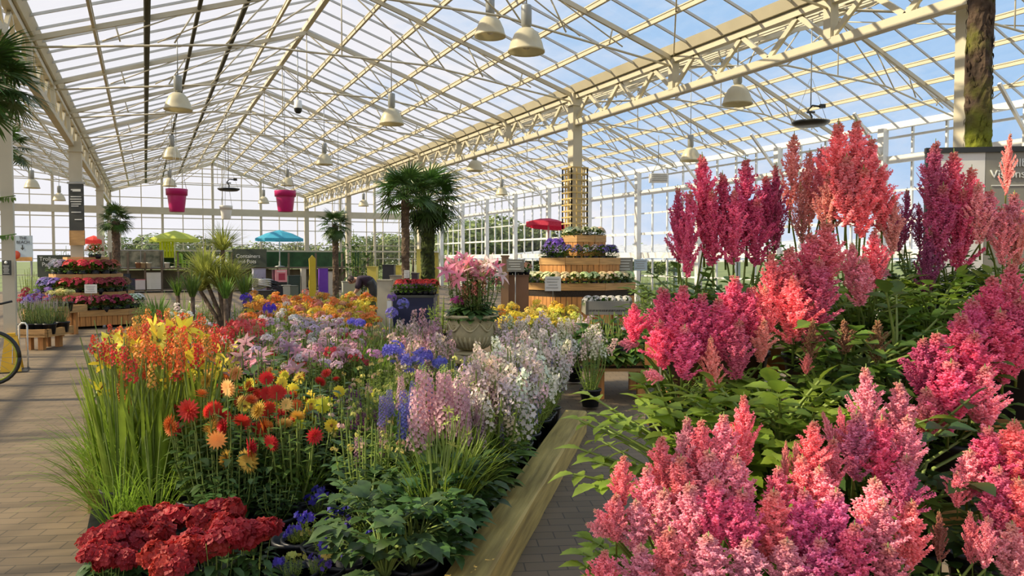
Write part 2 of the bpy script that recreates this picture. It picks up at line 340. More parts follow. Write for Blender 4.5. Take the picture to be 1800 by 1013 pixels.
girder(8.2, 1); girder(-1.6, -1)
def column(x, y, wd, top=4.5, label=None):
    c = MB(); c.box((0, 0, top / 2), (wd, wd, top)); c.box((0, 0, 0.01), (wd + 0.12, wd + 0.12, 0.02)); c.box((0, 0, top - 0.25), (wd + 0.06, wd + 0.06, 0.02))
    o = c.build('column', ['steel'], None, (x, y, 0)); o['kind'] = 'structure'; return o
for y in (4.1,): column(8.2, y, 0.2)
for y in (14.1, 24.1, 34.1, 43.9): column(8.2, y, 0.22, 5.05)
P_near = gp(16, 11.05); column(P_near.x, P_near.y, 0.15, 4.5)
COLUMN_L = gp(137, 19.2); column(COLUMN_L.x, COLUMN_L.y, 0.28, 4.5); column(-1.55, 34.0, 0.25, 4.5); column(-1.6, 43.9, 0.2, 5.05)
PM = gp(1691, 8.8); column(PM.x, PM.y, 0.17, 5.0)
# end wall
def endwall():
    g = MB(); g.add([(-24, YF, 0.0), (16, YF, 0.0), (16, YF, 4.75), (12.1, YF, 6.35), (8.2, YF, 5.12), (3.3, YF, 6.75), (-1.6, YF, 5.12), (-6.5, YF, 6.75), (-11.4, YF, 5.12), (-24, YF, 5.1)], ((0, 1, 2, 3, 4, 5, 6, 7, 8, 9),)); c = struct(g, 'wall_far', ['glass'])
    def top(x):
        for (x0, x1, z0, zr, z1) in SPANS:
            if x0 <= x <= x1:
                xr = (x0 + x1) / 2; return z0 + (zr - z0) * (x - x0) / (xr - x0) if x < xr else z1 + (zr - z1) * (x1 - x) / (x1 - xr)
        return 5.1
    b = MB(); x = -23.65
    while x < 16: b.box((x, YF - 0.03, top(x) / 2), (0.045, 0.06, top(x))); x += 0.98
    for z in (0.8, 1.6, 2.35, 3.15, 4.75, 5.5, 6.1):
        for (x0, x1, z0, zr, z1) in SPANS:
            xr = (x0 + x1) / 2
            if z <= min(z0, z1): b.box(((x0 + x1) / 2, YF - 0.03, z), (x1 - x0, 0.05, 0.04))
            elif z < zr:
                f = (z - z0) / (zr - z0); f2 = (z - z1) / (zr - z1); xa = x0 + (xr - x0) * f; xb = x1 - (x1 - xr) * f2; b.box(((xa + xb) / 2, YF - 0.03, z), (xb - xa, 0.05, 0.04))
    b.build('glazing_bars', ['steel'], c)
    p = MB()
    for x in (-6.5, -4.05, 0.85, 3.3, 5.75, 10.1, 12.1, 14.1): p.box((x, YF - 0.1, top(x) / 2), (0.12, 0.12, top(x)))
    p.build('wall_posts', ['steel'], c)
    t = MB(); t.box((-4, YF - 0.16, 4.08), (40, 0.14, 0.36)); t.box((-4, YF - 0.16, 3.72), (40, 0.05, 0.05)); t.build('wall_beam', ['steel'], c)
    t = MB(); t.box((-4, YF - 0.14, 2.02), (40, 0.1, 0.09)); t.build('wall_rail', ['steel'], c)
    r = MB()
    for (x0, x1, z0, zr, z1) in SPANS:
        xr = (x0 + x1) / 2; r.beam((x0, YF - 0.15, z0 - 0.1), (xr, YF - 0.15, zr - 0.1), 0.1, 0.16); r.beam((x1, YF - 0.15, z1 - 0.1), (xr, YF - 0.15, zr - 0.1), 0.1, 0.16)
    r.build('gable_rafters', ['steel'], c)
endwall()
def rightwall():
    X = 16.0; g = MB(); g.add([(X, YN, 0), (X, YF, 0), (X, YF, 4.75), (X, YN, 4.75)], ((0, 1, 2, 3),)); c = struct(g, 'wall_right', ['glass'])
    b = MB(); y = YN + 0.2
    while y < YF: b.box((X - 0.03, y, 2.37), (0.06, 0.045, 4.75)); y += 0.835
    for z in (1.0, 2.48, 3.2, 4.45): b.box((X - 0.03, 20, z), (0.05, 48, 0.05))
    b.build('glazing_bars', ['white'], c)
    t = MB(); t.box((X - 0.12, 20, 3.92), (0.1, 48, 0.17)); t.box((X - 0.12, 20, 4.70), (0.16, 48, 0.14)); t.box((X - 0.1, 20, 1.72), (0.08, 48, 0.2)); t.box((X - 0.1, 20, 2.48), (0.06, 48, 0.08)); t.build('wall_beam', ['white'], c)
    y = 2.7; k = 0
    p = MB()
    while y < YF - 1:
        p.box((X - 0.22, y, 2.33), (0.18, 0.16, 4.66)); p.beam((X - 0.25, y, 4.0), (X - 1.2, y, 4.95), 0.06, 0.06); y += 3.335
    p.build('wall_posts', ['white'], c)
rightwall()
mb = MB()   # lean-to roof outside the right-hand wall
mb.box((20.5, 22, 1.9), (7.5, 40, 0.06), rot=Euler((0, -0.10, 0)).to_matrix())
for i in range(34): mb.box((20.5, 3 + i * 1.15, 1.97), (7.5, 0.07, 0.05), rot=Euler((0, -0.10, 0)).to_matrix())
for i in range(9): mb.box((23.8, 4 + i * 4.5, 0.95), (0.14, 0.14, 1.9))
tag(mb.build('lean_to_roof', ['white']), 'pale lean-to glazed roof standing outside the right-hand glass wall', 'roof')

# ================================================================== TREES OUTSIDE
def tree_crown(seed, dens=520):
    R2 = random.Random(seed); m = MB()
    lob = [(Vector((R2.uniform(-.55, .55), R2.uniform(-.55, .55), R2.uniform(.35, .85))), R2.uniform(.28, .42)) for _ in range(9)]
    for c, r in lob:
        for _ in range(dens // 9 * 6):
            q = Vector((R2.gauss(0, 1), R2.gauss(0, 1), R2.gauss(0, 1))).normalized(); p = c + q * r * R2.uniform(.75, 1.05)
            d = Vector((R2.gauss(0, 1), R2.gauss(0, 1), R2.gauss(0, .6))).normalized(); m.leaf(p, d, q, R2.uniform(.05, .09), .055, 0)
    return m.mesh('crown', ['hedge'])
CROWNS = [tree_crown(i) for i in range(3)]
tm = MB(); tm.tube([(0, 0, 0), (0.01, 0, .25), (0, .01, .5)], [.035, .028, .015], 8); TRUNK = tm.mesh('trunk', ['bark'])
tr = []
for i in range(7): tr.append((268 + i * 92 + U(-8, 8), 70 + 12 * (i % 2), (3.4, 3.7, 3.0, 3.0, 3.6, 4.2, 4.4)[i]))
for i in range(5): tr.append((815 + i * 75 + U(-8, 8), 52 + 9 * (i % 2), (4.0, 4.4, 3.6, 2.6, 2.4)[i]))
for i, (px, D, h) in enumerate(tr):
    p = gp(px, D, -0.1)
    if p.y < YF + 4 and p.x < 22: p = p + DH * 14
    t = thing('outdoor_tree', 'broad green tree in the line beyond the glass end wall', 'tree', p, group='trees seen through the glass')
    put('crown', CROWNS[i % 3], t, (0, 0, 0), scale=(h * 1.3, h * 1.3, h), rz=U(0, 6)); put('trunk', TRUNK, t, (0, 0, 0), scale=h)
# ================================================================== LAMPS
def lamp_parts():
    m = MB(); m.lathe([(.05, .30), (.10, .29), (.17, .22), (.225, .10), (.25, 0), (.262, -.01), (.262, -.035), (.245, -.035), (.24, 0), (.21, .1), (.15, .21), (.06, .27)], 28); sh = m.mesh('shade', ['lampshade'])
    m = MB(); m.lathe([(.0, .62), (.07, .62), (.075, .60), (.075, .34), (.05, .30), (.0, .30)], 16); bal = m.mesh('ballast', ['grey'])
    m = MB(); m.lathe([(0, .17), (.06, .15), (.07, .08), (.05, .02), (0, 0)], 12); bulb = m.mesh('bulb', ['card'])
    return sh, bal, bulb
M['lampshade'] = mat('translucent_cream_shade', (0.80, 0.74, 0.55), 0.35, 0.05, 4, trans=0.35)
LP = lamp_parts()
def roof_z(x):
    for (x0, x1, z0, zr, z1) in SPANS:
        if x0 <= x <= x1:
            xr = (x0 + x1) / 2; return z0 + (zr - z0) * (x - x0) / (xr - x0) if x < xr else z1 + (zr - z1) * (x1 - x) / (x1 - xr)
    return 5.1
def lamp(px, py, z, label, group=None, cm=0.0):
    D = (z - EYE) * FPX / (455 - py); p = gp(px, D, z); t = thing('hanging_lamp', label, 'lamp', p, group=group)
    put('shade', LP[0], t, (0, 0, 0)); put('ballast', LP[1], t, (0, 0, 0)); put('bulb', LP[2], t, (0, 0, 0))
    r = MB(); r.tube([(0, 0, .6), (0, 0, max(.7, roof_z(p.x) - z + .07))], .01, 6); r.build('suspension_rod', ['grey'], t)
for px, py, z, l in ((925, 92, 4.55, 'large cream bell lamp hanging nearest, in front of the blue roof panes'), (862, 66, 5.3, 'cream bell lamp hanging just left of and above the nearest bell lamp'), (690, 218, 4.5, 'cream bell lamp with grey ballast hanging above the tall palm'),
    (572, 289, 4.5, 'cream bell lamp hanging above the right-hand magenta pot and to its right'), (507, 326, 4.5, 'small cream bell lamp hanging directly behind the right-hand magenta pot'),
    (318, 193, 4.5, 'cream bell lamp hanging high over the left-hand magenta pot'), (306, 278, 4.5, 'cream bell lamp hanging midway above the left-hand magenta pot'), (301, 327, 4.5, 'small cream bell lamp hanging directly behind the left-hand magenta pot'),
    (1293, 183, 4.3, 'cream bell lamp hanging in the right bay above the crimson astilbes'), (835, 300, 4.3, 'small cream bell lamp hanging in the right bay left of the trellis column'), (882, 342, 4.3, 'tiny cream bell lamp farthest back in the right bay'),
    (1212, 282, 4.1, 'cream bell lamp half hidden by crimson astilbe tips'), (465, 357, 4.3, 'tiny white bell lamp left of the right-hand magenta pot'), (640, 362, 4.3, 'tiny white bell lamp hanging left of the tall palm crown'),
    (60, 330, 4.2, 'small cream bell lamp beyond the slim column on the left'), (107, 352, 4.2, 'tiny cream bell lamp left of the hanging column sign')):
    lamp(px, py, z, l)
# box heater and security camera
t = thing('hanging_heater', 'pale louvred box heater hanging before the right-hand glass wall', 'heater', W(1156, 314, 24), rz=FACE)
m = MB(); m.box((0, 0, 0), (.52, .4, .26)); m.build('casing', ['white'], t); m = MB()
for i in range(4): m.box((0, -.21, -.09 + i * .06), (.46, .03, .012))
m.build('louvre', ['grey'], t); m = MB(); m.tube([(-.2, 0, .13), (0, 0, .5), (.2, 0, .13)], .012); m.tube([(0, 0, .5), (0, 0, roof_z(t.location.x) - t.location.z + .04)], .012); m.build('hanger', ['grey'], t)
p = W(527, 193, 19); t = thing('security_camera', 'small white dome security camera with dark lens under the nave roof', 'camera', p)
m = MB(); m.lathe([(0, .2), (.09, .19), (.1, 0)], 16); m.build('housing', ['white'], t); m = MB(); m.lathe([(.1, 0), (.09, -.07), (.05, -.12), (0, -.13)], 16); m.build('dome_lens', ['black'], t); m = MB(); m.tube([(0, 0, .2), (0, 0, roof_z(p.x) - p.z + .07)], .012); m.build('suspension_rod', ['grey'], t)
# air stirrer discs
def stirrer(px, py, D, label):
    p = W(px, py, D); t = thing('hanging_fan', label, 'fan', p, rz=FACE); m = MB()
    m.lathe([(0, -.05), (.12, -.055), (.26, -.04), (.32, -.005), (.33, .02), (.31, .03), (.2, .045), (0, .05)], 32); m.build('disc', ['black'], t)
    m = MB()
    for i in range(36):
        a = 2 * PI * i / 36; m.beam((.25 * math.cos(a), .25 * math.sin(a), .045), (.33 * math.cos(a), .33 * math.sin(a), .03), .012, .012)
    m.build('vane_ring', ['grey'], t)
    m = MB(); m.tube([(0, 0, .03), (.02, 0, .12), (-.05, 0, .24), (.03, 0, .32), (.2, 0, .30)], .018, 8); m.box((.21, 0, .31), (.1, .05, .07)); m.box((.0, 0, .2), (.14, .04, .035)); m.build('motor_bracket', ['black'], t)
    m = MB(); H = roof_z(p.x) - p.z + .07; m.tube([(0, 0, .3), (0, 0, H)], .01); m.tube([(.3, 0, .02), (.02, 0, min(.8, H))], .004, 4); m.tube([(-.3, 0, .02), (-.02, 0, min(.8, H))], .004, 4); m.build('suspension_rod', ['grey'], t)
stirrer(404, 334, 24, 'dark ribbed disc fan hanging between the two magenta pots'); stirrer(1421, 219, 14.0, 'dark ribbed disc fan hanging above the coral astilbes on the right')
# hanging giant pots
def giantpot(px, ptop, pbot, wpx, D, col, label, group=None):
    p = W(px, pbot, D); h = (pbot - ptop) * D / FPX; r = wpx * D / FPX / 2; t = thing('hanging_flowerpot', label, 'flowerpot', p); U(-.03, .03)
    m = MB(); m.lathe([(0, .0), (r * .66, 0), (r * .68, .01), (r * .86, h * .70), (r * .86, h * .72), (r * .97, h * .72), (r * 1.0, h * .985), (r * .985, h), (r * .9, h), (r * .86, h * .75), (r * .6, .04), (0, .04)], 40); m.build('pot_body', ['plastic'], t, color=col)
    m = MB(); H = roof_z(p.x) - p.z - .1
    for i in range(3):
        a = 2 * PI * i / 3 + .3; m.tube([(r * .95 * math.cos(a), r * .95 * math.sin(a), h * .97), (0, 0, min(H, h + 1.3))], .006, 5)
    if H > h + 1.3: m.tube([(0, 0, h + 1.3), (0, 0, H + .05)], .009, 5)
    m.build('hanging_wires', ['grey'], t)
giantpot(313, 333, 373, 36, 21, (.50, .004, .14), 'giant magenta flowerpot hanging on the left of the nave'); giantpot(503, 336, 373, 37, 21, (.50, .004, .14), 'giant magenta flowerpot hanging on the right of the nave')
giantpot(399, 362, 386, 22, 24, (.80, .80, .76), 'white flowerpot hanging in mid-nave below the dark disc fan'); giantpot(596, 372, 390, 20, 24, (.80, .80, .76), 'white flowerpot hanging beside the shaggy palm at mid-nave')
# ================================================================== SIGNS
def legs(t, xs, zc, L_, w_, m_):
    for x in xs: m = MB(); m.box((x, .02, zc), (w_, w_, L_)); m.build('leg', [m_], t)
def onY(px, Y, z=0.0):
    v = DH + RT * ((px - 900) / FPX); k = Y / v.y; return Vector((v.x * k, Y, z)), k
def board(name, label, cat, p, w_, h_, th, m_, rz=FACE):
    t = thing(name, label, cat, p, rz=rz); b = MB(); b.box((0, 0, 0), (w_, th, h_)); b.build('panel', [m_], t); return t
# long sign hung on the second left column
D = 18.93; p = W(137, 365, D); t = board('column_sign', 'tall dark sign with white lines of small print strapped to the left column', 'sign', p, .36, 1.14, .03, 'dark')
m = MB()
for (z, w_, x) in ((.43, .24, 0), (.40, .20, .02), (.26, .26, 0), (.20, .28, 0), (.14, .27, 0), (.08, .24, 0), (.03, .18, -.03), (-.12, .24, 0), (-.30, .18, .05)): m.box((x, -.018, z), (w_, .006, .03 if z > .35 else .022))
m.build('lettering', ['letters'], t); m = MB(); m.box((.0, -.0, .60), (.42, .05, .05)); m.build('top_rail', ['grey'], t)
p = W(137, 418.5, D); m = MB(); m.box((0, 0, 0), (.36, .03, .36)); m.box((-.175, 0, 0), (.02, .035, .37)); m.box((.175, 0, 0), (.02, .035, .37))
o = m.build('wooden_board', ['wood'], None, p, FACE); tag(o, 'square orange wooden board under the tall dark column sign', 'board')
# the beach sign
t = board('beach_sign', 'pale blue sign with an orange ball and an arrow, reading THE BEACH', 'sign', W(41, 437, 24), .62, .80, .02, 'beachblue') if M.setdefault('beachblue', mat('pale_blue_print', (.50, .62, .70), .5, .04, 3)) else None
text('THE', .13, t, (.02, -.014, .32), (PI / 2, 0, 0), 'dark'); text('BEACH', .13, t, (.02, -.014, .19), (PI / 2, 0, 0), 'dark')
m = MB(); m.box((.0, -.013, .06), (.03, .006, .10)); m.add([(-.06, -.016, .02), (.06, -.016, .02), (0, -.016, -.06)], ((0, 1, 2),)); m.build('arrow', ['dark'], t)
m = MB(); m.box((0, -.012, -.33), (.6, .008, .12)); m.build('sand_strip', ['sandprint'], t) if M.setdefault('sandprint', mat('orange_sand_print', (.70, .36, .10), .6, .1, 6)) else None
m = MB(); m.lathe([(0, -.004), (.13, -.004), (.13, .004), (0, .004)], 24); o = m.build('printed_ball', ['redprint'], t, (-.2, -.02, -.2)) if M.setdefault('redprint', mat('orange_red_print', (.75, .10, .04), .5, .05, 6)) else None; o.rotation_euler = (PI / 2, 0, 0)
legs(t, (-.25, .25), -1.1, 1.64, .04, 'grey')
# trolley parking sign
D = 25; t = board('trolley_sign', 'dark green trolley parking sign half hidden by lilac flowers', 'sign', W(103, 468, D), 1.35, .72, .04, 'darkgreen') if M.setdefault('darkgreen', mat('dark_green_board', (.050, .065, .045), .6, .1, 4)) else None
text('Trolley', .19, t, (-.60, -.03, .23), (PI / 2, 0, 0), align='LEFT'); text('Parking', .19, t, (-.52, -.03, .05), (PI / 2, 0, 0), align='LEFT')
legs(t, (-.6, .6), -.68, 1.36, .05, 'dark')
# containers and pots sign
t = board('containers_sign', 'dark green sign reading Containers and Pots on the back display deck', 'sign', onY(439, 40.3, 1.165 + .46)[0], 1.7, .92, .05, 'darkgreen')
text('Containers', .27, t, (.55, -.035, .10), (PI / 2, 0, 0), align='RIGHT'); text('and Pots', .27, t, (.35, -.035, -.17), (PI / 2, 0, 0), align='RIGHT')

# astilbe sign
D = 3.55; Pa = W(1622, 262, D); t = thing('plant_sign', 'large grey and white plant sign naming Astilbe Visions in Pink behind the pink plumes', 'sign', Pa, rz=-YAW - math.radians(8))
sw = 0.95; sh_ = .76
m = MB(); m.box((sw / 2, .0, -.012), (sw, .022, .024)); m.box((sw / 2, .0, -sh_), (sw, .022, .024)); m.box((.012, 0, -sh_ / 2), (.02, .022, sh_)); m.box((sw - .012, 0, -sh_ / 2), (.02, .022, sh_)); m.build('sign_frame', ['black'], t)
m = MB(); m.box((.14, .004, -sh_ / 2), (.235, .008, sh_ - .04)); m.build('white_panel', ['card'], t); m = MB(); m.box((.605, .004, -sh_ / 2), (.69, .008, sh_ - .04)); m.build('grey_panel', ['signgrey'], t) if M.setdefault('signgrey', mat('olive_grey_print', (.24, .235, .20), .5, .04, 3)) else None
text('Astilbe', .052, t, (.385, -.004, -.075), (PI / 2, 0, 0)); text('Visions in Pink', .052, t, (.430, -.004, -.125), (PI / 2, 0, 0))
m = MB(); m.box((.605, -.002, -.175), (.64, .003, .004)); m.build('rule_line', ['letters'], t)
legs(t, (.10, .85), -sh_ - (Pa.z - sh_) / 2, Pa.z - sh_, .025, 'black')
# notice on near column, garlands, caution sign
t = board('column_notice', 'small black notice board fixed to the slim column at the left edge', 'notice', W(12, 471, 10.86), .12, .21, .02, 'dark')
m = MB(); m.lathe([(0, 0), (.022, .0), (.022, .004), (0, .004)], 16); o = m.build('badge', ['letters'], t, (0, -.012, .075)); o.rotation_euler = (PI / 2, 0, 0)
m = MB()
for i in range(7): m.box((0, -.012, .03 - i * .018), (.085 - .01 * (i % 3), .003, .005))
m.build('lettering', ['letters'], t)
for z_, l in ((350, 'upper leafy garland looped round the slim column at the left edge'), (416, 'lower leafy garland looped round the slim column at the left edge')):
    m = MB(); m.tube([(-.19, -.15, .03), (-.05, -.17, -.0), (.06, -.17, .01), (.19, -.15, .03)], .008, 5)
    for i in range(26):
        x = U(-.19, .19); m.leaf((x, -.165, .01), (U(-.5, .5), -.3, -1), (0, -1, .2), U(.05, .09), .035, 0)
    tag(m.build('leaf_garland', ['leaf'], None, W(19, z_, 11.0), FACE), l, 'garland')
p = gp(17, 10.9); t = thing('caution_sign', 'yellow caution floor sign standing against the foot of the slim column', 'sign', p, rz=FACE + .5)
m = MB()
for s in (-1, 1):
    m.add([(-.13, .20 * s, 0.01), (.13, .20 * s, 0.01), (.075, .03 * s, .50), (-.075, .03 * s, .50), (-.13, .20 * s + .012, .01), (.13, .20 * s + .012, .01), (.075, .03 * s + .012, .50), (-.075, .03 * s + .012, .50)], ((0, 1, 2, 3), (7, 6, 5, 4), (0, 4, 5, 1), (1, 5, 6, 2), (2, 6, 7, 3), (3, 7, 4, 0)))
m.build('folding_panels', ['paint'], t, color=(.80, .46, .01)); m = MB(); m.beam((.02, -.175, .12), (.02, -.055, .42), .06, .006, up=Vector((1, 0, 0))); m.build('warning_label', ['card'], t); m = MB(); m.box((0, 0, .006), (.40, .5, .012)); m.build('base_mat', ['black'], t); m = MB(); m.box((0, 0, .52), (.1, .08, .04)); m.build('hinge_cap', ['paint'], t, color=(.80, .46, .01))
# bicycle, mostly beyond the left edge of the view
p = gp(-62, 9.6); t = thing('bicycle', 'dark bicycle leaning at the left edge with black curved handlebars', 'bicycle', p, rz=FACE + .15)
def wheel(cx):
    m = MB(); n = 32; 
    for ri, rr in ((.33, .022),):
        pts = [(cx + ri * math.cos(2 * PI * i / n), 0, .352 + ri * math.sin(2 * PI * i / n)) for i in range(n + 1)]; m.tube(pts, rr, 8)
    w_ = m.build('wheel', ['black'], t); m = MB(); pts = [(cx + .30 * math.cos(2 * PI * i / n), 0, .352 + .30 * math.sin(2 * PI * i / n)) for i in range(n + 1)]; m.tube(pts, .012, 6); m.build('rim', ['limepaint'], w_)
    m = MB()
    for i in range(18):
        a = 2 * PI * i / 18; m.tube([(cx, .02 * (1 if i % 2 else -1), .352), (cx + .30 * math.cos(a), 0, .352 + .30 * math.sin(a))], .002, 4)
    m.build('spokes', ['grey'], w_)
M['limepaint'] = mat('lime_painted_rim', (.45, .50, .05), .4, .05, 4)
wheel(.28); wheel(-.78)
m = MB(); m.tube([(.28, 0, .352), (.14, 0, .72), (.10, 0, .88)], .02, 8); m.tube([(.14, 0, .72), (-.32, 0, .40), (-.78, 0, .352)], .02, 8); m.tube([(-.32, 0, .40), (-.45, 0, .85)], .018, 8); m.tube([(.13, 0, .78), (-.42, 0, .76)], .018, 8); m.tube([(-.42, 0, .76), (-.78, 0, .352)], .014, 8); m.build('frame', ['darkblue'], t) if M.setdefault('darkblue', mat('dark_blue_paint', (.01, .015, .06), .4, .05, 4)) else None
m = MB(); m.tube([(.10, 0, .88), (.10, 0, 1.0)], .016, 8); m.tube([(.42, -.26, 1.05), (.30, -.24, 1.02), (.12, -.1, 1.0), (.10, 0, 1.0), (.12, .1, 1.0), (.30, .24, 1.02), (.42, .26, 1.05)], .014, 8); m.build('handlebar', ['black'], t)
m = MB(); m.tube([(-.58, 0, .87), (-.45, 0, .88), (-.30, 0, .87)], [.07, .05, .02], 10); m.build('saddle', ['black'], t)
# ================================================================== MOSSY TRUNK and TRELLIS COLUMN
def trunk(px, D, r, z1, name, label, m_='moss', crown=None, z0=0.0):
    p = gp(px, D, z0); t = thing(name, label, 'palm tree' if crown else 'tree trunk', p); m = MB(); n = 26; k = int((z1 - z0) / .05); vs = []; fs = []
    for i in range(k + 1):
        for j in range(n):
            a = 2 * PI * j / n; rr = r * (1.0 + .07 * math.sin(3 * a + i * .35) + U(-.09, .09) + .05 * (i % 2)); vs.append((rr * math.cos(a), rr * math.sin(a), i * .05))
    for i in range(k):
        for j in range(n): fs.append((i * n + j, i * n + (j + 1) % n, (i + 1) * n + (j + 1) % n, (i + 1) * n + j))
    m.add(vs, fs, 0, False)
    for _ in range(int(k * 9)):
        a = U(0, 2 * PI); z = U(0, z1 - z0); m.leaf((r * math.cos(a), r * math.sin(a), z), (math.cos(a) * .4, math.sin(a) * .4, 1 if U(0, 1) > .3 else -1), (math.cos(a), math.sin(a), 0), U(.05, .11) * (r / .14 + .3) * .7, .03, 0)
    m.build('trunk', [m_], t); return t
def fan_leaf(seed, n=26):
    R2 = random.Random(seed); m = MB(); m.tube([(0, 0, 0), (.25, 0, .05), (.5, 0, .06)], [.012, .01, .008], 5)
    for i in range(n):
        a = -2.2 + 4.4 * i / (n - 1); L = .5 * (1 - .12 * abs(a)) * R2.uniform(.9, 1.05); d = Vector((math.cos(a), math.sin(a), R2.uniform(-.05, .12)))
        m.leaf((.5, 0, .06), d, Vector((0, 0, 1)), L, .042, 0, droop=R2.uniform(.15, .5), fold=.25, st=((0, .4), (.4, 1), (.75, .7), (1, 0)))
    return m.mesh('frond', ['palm'])
FANS = [fan_leaf(i) for i in range(3)]
def palm_crown(t, z, r, n=26, lo=-.9, col=None):
    for i in range(n):
        f = i / n; az = i * 2.4 + U(-.2, .2); el = 1.15 - f * (1.15 - lo) + U(-.1, .1); s = r * U(.85, 1.1)
        put('frond', FANS[i % 3], t, (0, 0, z), rot=(U(-.3, .3), -el, az), scale=s)
t = trunk(1713, 5.4, .078, 4.55, 'mossy_palm', 'tall thick trunk with dark bark turning mossy green, rising behind the plant sign', 'moss', True); palm_crown(t, 4.55, .9, 22)
trc = gp(1018, depth_of(Vector((8.2, 14.1, 0)))); 
t = thing('trellis_sleeve', 'square golden wooden trellis sleeve wrapped round the column above the tiered planter', 'trellis', (8.2, 14.1, 0)); z0, z1 = 1.95, 3.5; s = .19
m = MB()
for f in range(4):
    a = f * PI / 2; q = Matrix.Rotation(a, 3, 'Z')
    for i in range(4):
        x = -s + 2 * s * i / 3; m.box(q @ Vector((x, -s, (z0 + z1) / 2)), (.022, .022, z1 - z0), rot=q)
    k = 12
    for i in range(k + 1): m.box(q @ Vector((0, -s - .012, z0 + (z1 - z0) * i / k)), (2 * s + .02, .02, .028), rot=q)
m.build('lattice', ['goldwood'], t) if M.setdefault('goldwood', mat('golden_trellis_wood', (.62, .45, .17), .6, .15, 6)) else None
# ================================================================== BACK DISPLAY DECK along the end wall
def rect(px0, px1, D): return gp(px0, D), gp(px1, D)
YD = 41.0
def onY(px, Y, z=0.0):
    v = DH + RT * ((px - 900) / FPX); k = Y / v.y; return Vector((v.x * k, Y, z)), k
for (a, b, lab) in ((196, 340, 'grey-green two-deck display stand holding the lime chairs, left of the yellow spiky plant'), (405, 640, 'brown two-deck display stand with dark green back, right of the yellow spiky plant')):
    A, ka = onY(a, YD); B, kb = onY(b, YD); t = thing('display_stand', lab, 'shelf', A); L = B.x - A.x
    m = MB(); m.box((L / 2, 0, 1.13), (L, 1.6, .07)); m.build('deck', ['standwood'], t) if M.setdefault('standwood', mat('weathered_stand_wood', (.16, .12, .08), .7, .2, 4)) else None
    m = MB(); m.box((L / 2, 0, .12), (L, 1.6, .06)); m.build('deck', ['standwood'], t)
    for i in range(6):
        m = MB(); m.box((L * i / 5, -.78, .95), (.09, .09, 1.9 if i % 2 == 0 else 1.9)); m.build('post', ['standwood'], t)
    m = MB(); m.box((L / 2, .75, 1.55), (L, .05, .82)); m.build('back_panel', ['greenpanel'], t) if M.setdefault('greenpanel', mat('green_back_panel', (.035, .10, .03), .7, .4, 2)) else None
    m = MB(); m.box((L / 2, .75, .6), (L, .05, .9)); m.build('back_panel', ['palepanel'], t) if M.setdefault('palepanel', mat('olive_back_panel', (.23, .20, .12), .7, .3, 2)) else None
DECKZ = 1.165
# picture panel
A, _ = onY(247, 40.3, DECKZ); t = thing('picture_panel', 'wide framed garden picture standing on the left display stand', 'picture', A); m = MB(); m.box((0, 0, .42), (1.95, .04, .80)); m.build('picture', ['gardenpic'], t) if M.setdefault('gardenpic', mat('garden_print', (.10, .13, .07), .5, .5, 3.0, col2=(.38, .36, .25))) else None
m = MB(); m.box((0, -.03, .02), (2.0, .04, .04)); m.box((0, -.03, .83), (2.0, .04, .04)); m.box((1, -.03, .42), (.04, .04, .85)); m.box((-1, -.03, .42), (.04, .04, .85)); m.box((.02, -.03, .55), (.03, .03, .55)); m.build('picture_frame', ['grey'], t)
def pot_small(px, Y, z, r, h, col, label, group=None, name='flowerpot'):
    A, _ = onY(px, Y, z); m = MB(); m.lathe([(0, 0), (r * .7, 0), (r * .95, h * .8), (r, h * .8), (r, h), (r * .9, h), (r * .8, h * .7), (0, h * .7)], 16)
    return tag(m.build(name, ['plastic'], None, A, color=col), label, 'flowerpot', group)
for px, c, l in ((243, (.30, .15, .08), 'small terracotta flowerpot, leftmost in front of the garden picture'), (252, (.45, .35, .22), 'tan flowerpot in the middle before the garden picture'), (262, (.55, .52, .42), 'cream flowerpot, rightmost in front of the garden picture'), (294, (.75, .75, .70), 'white flowerpot at the foot of the lime armchair')): pot_small(px, 39.9, DECKZ, .13, .26, c, l)
def chair(px, z, col, s, label, rz=0.0, Y=40.4):
    A, _ = onY(px, Y, z); t = thing('garden_chair', label, 'chair', A, rz=rz); t.scale = (s, s, s)
    m = MB(); m.box((0, 0, .36), (.52, .5, .04)); m.build('seat', ['plastic'], t, color=col)
    m = MB(); rot = Euler((-.25, 0, 0)).to_matrix()
    for i in range(5): m.box((-.2 + i * .1, .29, .72 + (.04 if i in (1, 2, 3) else 0)), (.085, .02, .74 + (.08 if i in (1, 2, 3) else 0)), rot=rot)
    m.build('backrest', ['plastic'], t, color=col)
    for sx in (-1, 1):
        m = MB(); m.box((sx * .31, 0, .58), (.12, .6, .03)); m.build('armrest', ['plastic'], t, color=col)
        for sy in (-1, 1): m = MB(); m.box((sx * .29, sy * .24, .29), (.05, .06, .58)); m.build('leg', ['plastic'], t, color=col)
chair(294, DECKZ + .02, (.55, .60, .02), 1.35, 'tall lime yellow slatted garden armchair on the left display stand', 0, 41.3)
chair(318, DECKZ, (.35, .60, .04), .62, 'small lime green chair facing front beside the parasol pole', .2); chair(327, DECKZ, (.35, .60, .04), .60, 'small lime green chair turned sideways at the right end of the stand', 1.4)
